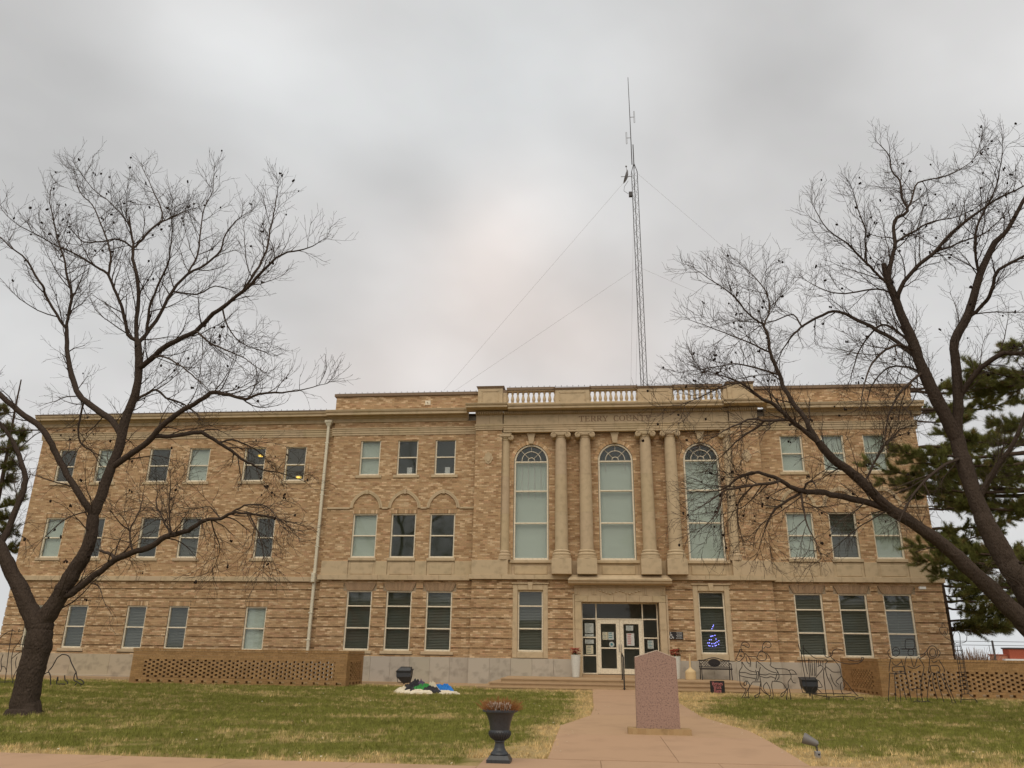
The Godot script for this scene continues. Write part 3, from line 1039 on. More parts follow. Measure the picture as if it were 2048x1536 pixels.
func balustrade() -> void:
	var bal := MB.new()
	var prof := PackedVector2Array()
	for p in [[0.0, 0.0], [0.075, 0.0], [0.075, 0.045], [0.05, 0.06], [0.06, 0.09], [0.078, 0.15], [0.08, 0.2], [0.062, 0.28], [0.04, 0.37], [0.036, 0.42], [0.055, 0.44], [0.055, 0.46], [0.042, 0.475], [0.07, 0.50], [0.07, 0.545], [0.0, 0.545]]:
		prof.append(Vector2(p[0], p[1]))
	bal.lathe(prof, 12)
	var bm := bal.mesh()
	var z := 0.28
	for span in [[-4.80, -2.62, 9], [-1.06, 1.06, 9], [2.62, 4.80, 9]]:
		var b := MB.new()
		b.cbox(span[0], 12.1, z - 0.16, span[1], 12.295, z + 0.16, 0.012, tone(0.03))
		part("balustrade_base", b, M.limestone, court)
		b = MB.new()
		b.cbox(span[0], 12.85, z - 0.13, span[1], 12.90, z + 0.13, 0.01, tone(0.03))
		part("balustrade_rail", b, M.limestone, court)
		b = MB.new()
		b.box(span[0] - 0.01, 12.903, z - 0.17, span[1] + 0.01, 13.02, z + 0.17)
		part("rail_coping", b, M.coping, court)
		for i in int(span[2]) + 1:
			var o := MeshInstance3D.new()
			o.mesh = bm
			o.material_override = M.limestone
			o.name = "baluster"
			court.add_child(o, true)
			o.position = Vector3(lerpf(span[0], span[1], float(i) / span[2]), 12.30 - 0.4, z)
	for q in [[-6.13, -4.99, 13.12], [-4.985, -4.81, 12.92], [-2.61, -1.07, 13.0], [1.07, 2.61, 13.0], [4.81, 4.985, 12.92], [4.99, 6.13, 13.12]]:
		var wide: bool = q[1] - q[0] > 0.5
		var zf: float = 0.47 if q[2] > 13.05 else (0.44 if wide else 0.42)
		var b := MB.new()
		b.cbox(q[0], 12.1, -0.1, q[1], q[2] - 0.13, zf, 0.012, tone(0.03))
		part("roof_pedestal", b, M.limestone, court)
		if wide:
			b = MB.new()
			for e in [[q[0] + 0.18, 12.36, q[0] + 0.215, q[2] - 0.25], [q[1] - 0.215, 12.36, q[1] - 0.18, q[2] - 0.25], [q[0] + 0.18, q[2] - 0.285, q[1] - 0.18, q[2] - 0.25]]:
				b.cbox(e[0], e[1], zf - 0.01, e[2], e[3], zf + 0.022, 0.006, tone(0.03))
			part("panel_moulding", b, M.limestone, court)
		b = MB.new()
		b.hexa([Vector3(q[0] - 0.01, q[2] - 0.127, zf + 0.01), Vector3(q[1] + 0.01, q[2] - 0.127, zf + 0.01), Vector3(q[1] + 0.01, q[2] - 0.127, -0.12), Vector3(q[0] - 0.01, q[2] - 0.127, -0.12),
			Vector3(q[0] - 0.07, q[2] - 0.03, zf + 0.07), Vector3(q[1] + 0.07, q[2] - 0.03, zf + 0.07), Vector3(q[1] + 0.07, q[2] - 0.03, -0.16), Vector3(q[0] - 0.07, q[2] - 0.03, -0.16)] if wide else
			[Vector3(q[0], q[2] - 0.127, zf), Vector3(q[1], q[2] - 0.127, zf), Vector3(q[1], q[2] - 0.127, -0.1), Vector3(q[0], q[2] - 0.127, -0.1), Vector3(q[0], q[2], zf), Vector3(q[1], q[2], zf), Vector3(q[1], q[2], -0.1), Vector3(q[0], q[2], -0.1)])
		part("pedestal_cap", b, M.coping, court)

func flat_paper(x0: float, y0: float, x1: float, y1: float, z: float, m: Material, parent: Node3D, print_m: Material = null, rows := 0, head := 0.0) -> void:
	var b := MB.new()
	b.box(x0, y0, z - 0.002, x1, y1, z)
	part("paper_notice", b, m, parent)
	if print_m:
		b = MB.new()
		for i in rows:
			var y := lerpf(y1, y0, (i + 0.7 + head) / (rows + 0.5 + head))
			var len := rng.randf_range(0.55, 0.95)
			b.box(x0 + (x1 - x0) * 0.1, y, z, lerpf(x0 + (x1 - x0) * 0.1, x1 - (x1 - x0) * 0.1, len), y + (y1 - y0) * 0.35 / rows, z + 0.001)
		part("notice_print", b, print_m, parent)

func entrance() -> void:
	var e := group_part("entrance", Vector3(0, 0.85, 0), court)
	var b: MB
	# surround
	for s in [-1.0, 1.0]:
		for k in 3:
			b = MB.new()
			b.cbox(minf(s * 1.58, s * 1.85), 0.4 + k * 1.08, -0.2, maxf(s * 1.58, s * 1.85), 0.397 + (k + 1) * 1.08, 0.37, 0.012, tone(0.03))
			part("jamb_block", b, M.limestone, e)
		b = MB.new()
		b.cbox(minf(s * 1.86, s * 1.94), 0.4, 0.1, maxf(s * 1.86, s * 1.94), 3.95, 0.335, 0.012, tone(0.03))
		part("jamb_moulding", b, M.limestone, e)
	for i in 7:
		b = MB.new()
		b.cbox(lerpf(-1.85, 1.85, i / 7.0) + 0.002, 3.645, -0.2, lerpf(-1.85, 1.85, (i + 1) / 7.0) - 0.002, 3.9, 0.37, 0.01, tone(0.03))
		part("lintel_block", b, M.limestone, e)
	b = MB.new()
	b.box(-1.86, 3.903, 0.0, 1.86, 4.30, 0.345, tone(0.02))
	part("carved_frieze", b, M.limestone, e)
	for x in [-1.76, -1.05, 1.05, 1.76]:
		b = MB.new()
		for k in 3:
			b.cbox(x - 0.1 + k * 0.07, 3.93, 0.34, x - 0.045 + k * 0.07, 4.22, 0.38, 0.008, tone(0.02))
		b.cbox(x - 0.12, 4.22, 0.34, x + 0.12, 4.275, 0.395, 0.008, tone(0.02))
		part("triglyph", b, M.limestone, e)
	b = MB.new()
	for i in 13:
		var x := lerpf(-0.8, 0.8, i / 12.0)
		var y := 4.03 + 0.06 * cos(i * PI / 3.0)
		b.ball(Vector3(x, y, 0.345), 0.06, 8, 5, 0.7, tone(0.02))
	part("carved_garland", b, M.limestone, e)
	for x in range(-26, 27):
		b = MB.new()
		b.box(x * 0.068 - 0.022, 4.23, 0.34, x * 0.068 + 0.022, 4.295, 0.42)
		part("dentil", b, M.limestone, e)
	b = MB.new()
	b.moulding(PackedVector2Array([Vector2(0.0, 4.303), Vector2(0.44, 4.303), Vector2(0.48, 4.34), Vector2(0.70, 4.35), Vector2(0.72, 4.37), Vector2(0.74, 4.44), Vector2(0.80, 4.47), Vector2(0.80, 4.525), Vector2(0.30, 4.527), Vector2(0.0, 4.527)]), -2.11, 2.11, tone(0.02))
	part("hood_cornice", b, M.limestone, e)
	b = MB.new()
	b.hexa([Vector3(-2.09, 4.53, 0.79), Vector3(2.09, 4.53, 0.79), Vector3(2.09, 4.53, 0.475), Vector3(-2.09, 4.53, 0.475), Vector3(-1.98, 4.70, 0.52), Vector3(1.98, 4.70, 0.52), Vector3(1.98, 4.70, 0.475), Vector3(-1.98, 4.70, 0.475)], tone(0.02))
	part("hood_roof", b, M.limestone, e)
	# frames of sidelights and transom
	var z := -0.1
	b = MB.new()
	for x in [-1.575, -0.985, 0.915, 1.515]:
		b.cbox(x - 0.025, 0.84, z - 0.06, x + 0.025, 3.64, z + 0.05, 0.008)
	for q in [[-1.55, -1.01], [0.94, 1.49]]:
		for y in [0.87, 1.56, 2.26]:
			b.cbox(q[0], y - 0.025, z - 0.055, q[1], y + 0.025, z + 0.045, 0.008)
	for q in [[-1.55, -1.01], [-0.96, 0.89], [0.94, 1.49]]:
		b.cbox(q[0], 2.965, z - 0.055, q[1], 3.015, z + 0.045, 0.008)
		b.cbox(q[0], 3.60, z - 0.055, q[1], 3.64, z + 0.045, 0.008)
	part("door_frame", b, M.frame, e)
	b = MB.new()
	for q in [[-1.56, -1.0], [0.93, 1.5]]:
		for y in [[0.89, 1.54], [1.58, 2.24], [2.28, 2.97], [3.01, 3.61]]:
			b.quad(Vector3(q[0], y[0], z), Vector3(q[1], y[0], z), Vector3(q[1], y[1], z), Vector3(q[0], y[1], z))
	b.quad(Vector3(-0.97, 3.01, z), Vector3(0.9, 3.01, z), Vector3(0.9, 3.61, z), Vector3(-0.97, 3.61, z))
	part("sidelight_pane", b, M.glass, e)
	# two door leaves
	for lf in [[-0.955, -0.035], [-0.028, 0.887]]:
		b = MB.new()
		var a: float = lf[0]
		var d: float = lf[1]
		b.cbox(a, 0.86, z - 0.03, a + 0.15, 2.96, z + 0.03, 0.006)
		b.cbox(d - 0.15, 0.86, z - 0.03, d, 2.96, z + 0.03, 0.006)
		b.cbox(a + 0.15, 0.86, z - 0.03, d - 0.15, 1.07, z + 0.03, 0.006)
		b.cbox(a + 0.15, 2.80, z - 0.03, d - 0.15, 2.96, z + 0.03, 0.006)
		b.cbox(a + 0.15, 1.83, z - 0.03, d - 0.15, 1.88, z + 0.035, 0.006)
		part("door_leaf", b, M.frame, e)
		b = MB.new()
		for y in [[1.06, 1.84], [1.87, 2.81]]:
			b.quad(Vector3(a + 0.14, y[0], z), Vector3(d - 0.14, y[0], z), Vector3(d - 0.14, y[1], z), Vector3(a + 0.14, y[1], z))
		part("door_pane", b, M.glass, e)
	for x in [-0.075, 0.015]:
		b = MB.new()
		b.tube(PackedVector3Array([Vector3(x, 2.0, z + 0.03), Vector3(x, 2.0, z + 0.09), Vector3(x, 1.72, z + 0.09), Vector3(x, 1.72, z + 0.03)]), PackedFloat32Array([0.012, 0.012, 0.012, 0.012]), 6)
		part("door_handle", b, M.steel, e)
	b = MB.new()
	b.box(-1.57, 0.70, -0.25, 1.57, 0.835, 0.36)
	part("threshold", b, M.step_concrete, e)
	# notices taped inside the glass
	var zp := z - 0.008
	flat_paper(-1.46, 2.44, -1.10, 2.82, zp, M.paper, e, M.print_grey, 7)
	flat_paper(-1.46, 2.30, -1.10, 2.40, zp, M.paper, e, M.print_grey, 2)
	flat_paper(-1.46, 2.02, -1.10, 2.18, zp, M.paper, e, M.print_grey, 3)
	flat_paper(-1.42, 1.62, -1.13, 1.96, zp, M.paper_cream, e, M.print_grey, 5)
	flat_paper(-0.74, 2.18, -0.53, 2.48, zp, M.paper_cream, e, M.print_grey, 5)
	flat_paper(-0.51, 2.18, -0.28, 2.48, zp, M.paper, e, M.print_teal, 3)
	flat_paper(0.23, 2.55, 0.52, 2.74, zp, M.paper, e, M.print_grey, 3)
	flat_paper(0.24, 1.96, 0.55, 2.44, zp, M.white, e, M.print_red, 6)
	flat_paper(1.08, 1.86, 1.32, 2.18, zp, M.paper, e, M.print_teal, 5)
	b = MB.new()
	var disc := PackedVector2Array()
	for i in 20:
		disc.append(Vector2(cos(TAU * i / 20.0), sin(TAU * i / 20.0)) * 0.105)
	b.extrude(disc, 0.003, Transform3D(Basis(), Vector3(-0.375, 2.0, zp - 0.004)))
	part("round_sticker", b, M.paper, e)
	b = MB.new()
	for i in 20:
		disc[i] *= 0.5
	b.extrude(disc, 0.002, Transform3D(Basis(), Vector3(-0.375, 2.0, zp)))
	part("sticker_print", b, M.print_teal, e)

# ---------------------------------------------------------------- ground, path, lawn
var n_patch := FastNoiseLite.new()
var n_fine := FastNoiseLite.new()
var path_left := [[-1.20, 3.9], [-1.18, 11.2], [-1.26, 13.1], [-1.90, 15.4], [-1.93, 20.0]]
var path_right := [[1.27, 3.9], [1.27, 9.0], [1.40, 12.9], [1.71, 14.4], [2.00, 15.6], [2.06, 17.2], [2.06, 20.0]]

func edge_x(side: Array, z: float) -> float:
	if z <= side[0][1]:
		return side[0][0]
	for i in side.size() - 1:
		if z <= side[i + 1][1]:
			return lerpf(side[i][0], side[i + 1][0], (z - side[i][1]) / (side[i + 1][1] - side[i][1]))
	return side[-1][0]

func lawn_front(x: float) -> float:
	return 20.95 + 0.06 * sin(x * 1.7) + 0.05 * sin(x * 4.1) if x < -3.3 else 19.8

func lawn_back(x: float) -> float:
	if x < -5.0:
		return 3.25
	return 4.25

func on_lawn(x: float, z: float) -> bool:
	if z < lawn_back(x) or z > lawn_front(x):
		return false
	var creep := 0.05 * n_fine.get_noise_2d(x * 3.0, z * 3.0) + 0.02
	return x < edge_x(path_left, z) + creep or x > edge_x(path_right, z) - creep

# share of dormant straw in the grass, 0 green to 1 straw: patches of matter, as mown on site
func straw(x: float, z: float) -> float:
	var s := 0.23 + 0.52 * n_patch.get_noise_2d(x * 0.55, z * 1.5) + 0.42 * n_fine.get_noise_2d(x, z * 2.2)
	var edge := minf(absf(x - edge_x(path_left, z)), absf(x - edge_x(path_right, z)))
	var reach := 0.9 if x < 0.0 else (1.9 if z < 9.0 else 1.1)
	s += 0.75 * clampf(1.0 - edge / (reach * (1.0 + 0.5 * n_fine.get_noise_2d(x * 0.6 + 40.0, z * 0.6))), 0.0, 1.0)
	s += 0.6 * clampf(1.0 - (z - lawn_back(x)) / (1.6 + 1.0 * n_patch.get_noise_2d(x + 9.0, 3.0)), 0.0, 1.0)
	s += 0.75 * clampf(1.0 - (lawn_front(x) - z) / (1.2 + 0.9 * n_patch.get_noise_2d(x * 0.8 - 20.0, 7.0)), 0.0, 1.0) * (1.0 if x > -11.0 else 0.55)
	s += 0.5 * clampf(1.0 - Vector2(x + 14.3, z - 15.2).length() / 0.9, 0.0, 1.0)
	if x > 1.0 and x < 6.0 and z < 6.5:
		s += 0.35
	return clampf(s, 0.0, 1.0)

func slab(b: MB, poly: Array, lift: float, col := Color.WHITE) -> void:
	var p := PackedVector2Array()
	for q in poly:
		p.append(Vector2(q[0], q[1]))
	var area := 0.0
	for i in p.size():
		area += p[i].cross(p[(i + 1) % p.size()])
	if area < 0:
		p.reverse()
	var t := Geometry2D.triangulate_polygon(p)
	var up := func(q: Vector2) -> Vector3: return Vector3(q.x, ground_y(q.y) + lift, q.y)
	for k in range(0, t.size(), 3):
		var a := p[t[k]]; var e := p[t[k + 1]]; var d := p[t[k + 2]]
		if (e - a).cross(d - a) > 0:
			var q := e; e = d; d = q
		b.tri(up.call(a), up.call(e), up.call(d), col)
	for i in p.size():
		var a: Vector3 = up.call(p[i]); var e: Vector3 = up.call(p[(i + 1) % p.size()])
		b.quad(e, a, a - Vector3(0, 0.18, 0), e - Vector3(0, 0.18, 0), col)

func make_ground() -> void:
	n_patch.seed = 4; n_patch.frequency = 0.35; n_patch.fractal_octaves = 3
	n_fine.seed = 6; n_fine.frequency = 1.3; n_fine.fractal_octaves = 3
	var b := MB.new()
	b.quad(Vector3(-900, -0.35, 700), Vector3(900, -0.35, 700), Vector3(900, -0.35, -1500), Vector3(-900, -0.35, -1500))
	structure("ground", b, M.earth, "bare earth reaching to the horizon")
	b = MB.new()
	b.quad(Vector3(-200, -0.2, 55), Vector3(200, -0.2, 55), Vector3(200, -0.2, 26.5), Vector3(-200, -0.2, 26.5))
	structure("road", b, M.asphalt, "asphalt road in front of the sidewalk")
	# lawn sheets, finely divided so that the straw patches show
	var left := MB.new()
	lawn_sheet(left, -46.0, -0.9)
	structure("lawn", left, M.lawn, "mown lawn on the urn's side of the concrete path")
	var right := MB.new()
	lawn_sheet(right, 0.9, 34.0)
	structure("lawn", right, M.lawn, "mown lawn below the wire horses")
	grass()
	# path: apron, narrow walk, flare, two halves with a joint
	var zs := [[3.95, 5.3], [5.306, 9.1], [9.106, 12.85], [12.856, 16.85]]
	var pm: Material = M.path_concrete
	var holder := Node3D.new()
	holder.name = numbered("path")
	add_child(holder)
	holder.set_meta("kind", "structure")
	holder.set_meta("label", "pinkish concrete path widening round the granite monument")
	for q in zs:
		b = MB.new()
		var poly := []
		for e in [q[0], 11.2, 13.1, 15.4, q[1]]:
			if e >= q[0] and e <= q[1]:
				poly.append([edge_x(path_left, e), e])
		var back := []
		for e in [q[0], 9.0, 12.9, 14.4, 15.6, q[1]]:
			if e >= q[0] and e <= q[1]:
				back.append([edge_x(path_right, e), e])
		back.reverse()
		slab(b, poly + back, 0.045, tone(0.05))
		part("slab", b, pm, holder)
	b = MB.new()
	slab(b, [[edge_x(path_left, 16.856), 16.856], [0.075, 16.856], [0.095, 19.995], [-1.93, 19.995]], 0.045, tone(0.04))
	part("slab", b, pm, holder)
	b = MB.new()
	slab(b, [[0.083, 16.856], [edge_x(path_right, 16.856), 16.856], [2.06, 17.2], [2.06, 19.995], [0.103, 19.995]], 0.045, tone(0.04))
	part("slab", b, pm, holder)
	# sidewalk along the road, urn pad included
	var walk := Node3D.new()
	walk.name = numbered("sidewalk")
	add_child(walk)
	walk.set_meta("kind", "structure")
	walk.set_meta("label", "tan concrete sidewalk along the front of the lawn")
	for i in range(-16, 13):
		var x0 := -1.1 + 1.8 * i
		b = MB.new()
		slab(b, [[x0, 20.003 if x0 > -3.6 else 21.0], [x0 + 1.792, 20.003 if x0 > -3.6 else 21.0], [x0 + 1.792, 23.4], [x0, 23.4]], 0.04, tone(0.05))
		part("slab", b, pm, walk)
	b = MB.new()
	slab(b, [[-40, 23.408], [40, 23.408], [40, 26.3], [-40, 26.3]], 0.035, tone(0.03))
	part("slab", b, pm, walk)
	# concrete strip along the building
	var strip := Node3D.new()
	strip.name = numbered("concrete_strip")
	add_child(strip)
	strip.set_meta("kind", "structure")
	strip.set_meta("label", "concrete strip at the foot of the courthouse wall")
	for i in 24:
		var x0 := -27.4 + i * 1.7
		if x0 > 12.0:
			break
		b = MB.new()
		var zf := 3.3 if x0 > -9.6 else 0.55
		b.box(x0, 0.1, 0.06, x0 + 1.692, 0.432, zf, tone(0.05))
		part("slab", b, M.step_concrete, strip)
	# entrance steps
	var st := thing("entrance_steps", "broad low concrete steps and landing before the glazed entrance doors", "steps", Vector3(0, 0.42, 2.0))
	for q in [[-4.55, 4.25, 0.606, 0.74, 3.35], [-4.95, 4.75, 0.476, 0.605, 3.68], [-5.3, 5.3, 0.3, 0.475, 4.0]]:
		b = MB.new()
		b.box(q[0] + 0.03, q[2] - 0.1, 0.352, q[1] - 0.03, q[3] - 0.045, q[4] - 0.03, tone(0.03))
		b.box(q[0], q[3] - 0.045, 0.352, q[1], q[3], q[4], tone(0.03))
		part("step", b, M.step_concrete, st)

func lawn_sheet(b: MB, x0: float, x1: float) -> void:
	var step := 0.22
	var nx := int((x1 - x0) / step)
	var nz := 84
	var s := b.v.size()
	for j in nz + 1:
		var z := lerpf(2.9, 21.1, float(j) / nz)
		for i in nx + 1:
			var x := lerpf(x0, x1, float(i) / nx)
			b.v.append(Vector3(x, ground_y(z) + 0.012 * n_fine.get_noise_2d(x * 0.5, z * 0.5), z))
			b.n.append(Vector3(0, 1, 0.025).normalized())
			b.c.append(grass_tint(straw(x, z), 0.62))
	for j in nz:
		for i in nx:
			var a := s + j * (nx + 1) + i
			var e := a + nx + 1
			b.ix.append(a); b.ix.append(a + 1); b.ix.append(e)
			b.ix.append(a + 1); b.ix.append(e + 1); b.ix.append(e)

func grass_tint(s: float, k: float) -> Color:
	var t := smoothstep(0.25, 0.85, s)
	return Color(lerpf(0.225, 0.66, t) * k, lerpf(0.225, 0.49, t) * k, lerpf(0.055, 0.24, t) * k)

func grass() -> void:
	var b := MB.new()
	for i in 13:
		var a := rng.randf() * TAU
		var r := rng.randf() * 0.075
		var p := Vector3(cos(a) * r, -0.004, sin(a) * r)
		var lean := Vector3(rng.randf_range(-1, 1), 0, rng.randf_range(-1, 1)) * 0.035
		var h := rng.randf_range(0.025, 0.065)
		var w := Vector3(cos(a + 1.3), 0, sin(a + 1.3)) * 0.0045
		var tip := p + lean + Vector3(0, h, 0)
		b.tri(p - w, p + w, tip)
	var spots := []
	var x := -36.0
	while x < 24.0:
		var z := 3.2
		while z < 21.0:
			var px := x + rng.randf_range(-0.07, 0.07)
			var pz := z + rng.randf_range(-0.07, 0.07)
			if on_lawn(px, pz):
				spots.append(Vector2(px, pz))
			z += 0.125
		x += 0.125
	var mm := MultiMesh.new()
	mm.transform_format = MultiMesh.TRANSFORM_3D
	mm.use_colors = true
	mm.mesh = b.mesh()
	mm.instance_count = spots.size()
	for i in spots.size():
		var q: Vector2 = spots[i]
		var sc := rng.randf_range(0.75, 1.35) * (1.0 + 0.55 * n_patch.get_noise_2d(q.x * 2.4 + 70.0, q.y * 2.4))
		var s := straw(q.x, q.y) + rng.randf_range(-0.3, 0.3)
		mm.set_instance_transform(i, Transform3D(Basis(Vector3.UP, rng.randf() * TAU).scaled(Vector3(sc, sc * rng.randf_range(0.7, 1.3), sc)), Vector3(q.x, ground_y(q.y), q.y)))
		mm.set_instance_color(i, grass_tint(s, rng.randf_range(0.65, 1.35)))
	var o := MultiMeshInstance3D.new()
	o.name = "grass"
	o.multimesh = mm
	o.material_override = M.grass
	add_child(o)
	tag(o, "short mown grass, green with straw-coloured dormant patches", "", "", "stuff")
	# dry leaves and scraps on the lawn
	b = MB.new()
	for i in 420:
		var q: Vector2 = spots[rng.randi() % spots.size()]
		if q.y < 6.0 and i % 3:
			continue
		var a := rng.randf() * TAU
		var r := rng.randf_range(0.012, 0.032)
		var c := Vector3(q.x, ground_y(q.y) + 0.035, q.y)
		var u := Vector3(cos(a), rng.randf_range(-0.3, 0.3), sin(a)) * r
		var w := Vector3(-sin(a), rng.randf_range(-0.2, 0.4), cos(a)) * r * 0.6
		b.tri(c - u, c + w, c + u); b.tri(c - u, c + u, c - w)
	for i in 60:
		var z := rng.randf_range(5.0, 19.8)
		var lx := edge_x(path_left, z) + absf(rng.randfn(0.0, 0.25)) if i % 2 else edge_x(path_right, z) - absf(rng.randfn(0.0, 0.25))
		var a := rng.randf() * TAU
		var r := rng.randf_range(0.012, 0.03)
		var c := Vector3(lx, ground_y(z) + 0.055, z)
		var u := Vector3(cos(a), rng.randf_range(-0.2, 0.2), sin(a)) * r
		var w := Vector3(-sin(a), rng.randf_range(-0.1, 0.3), cos(a)) * r * 0.6
		b.tri(c - u, c + w, c + u); b.tri(c - u, c + u, c - w)
	var lv := part("fallen_leaves", b, M.leaf_litter, self)
	tag(lv, "pale dry leaves scattered over the grass", "", "", "stuff")

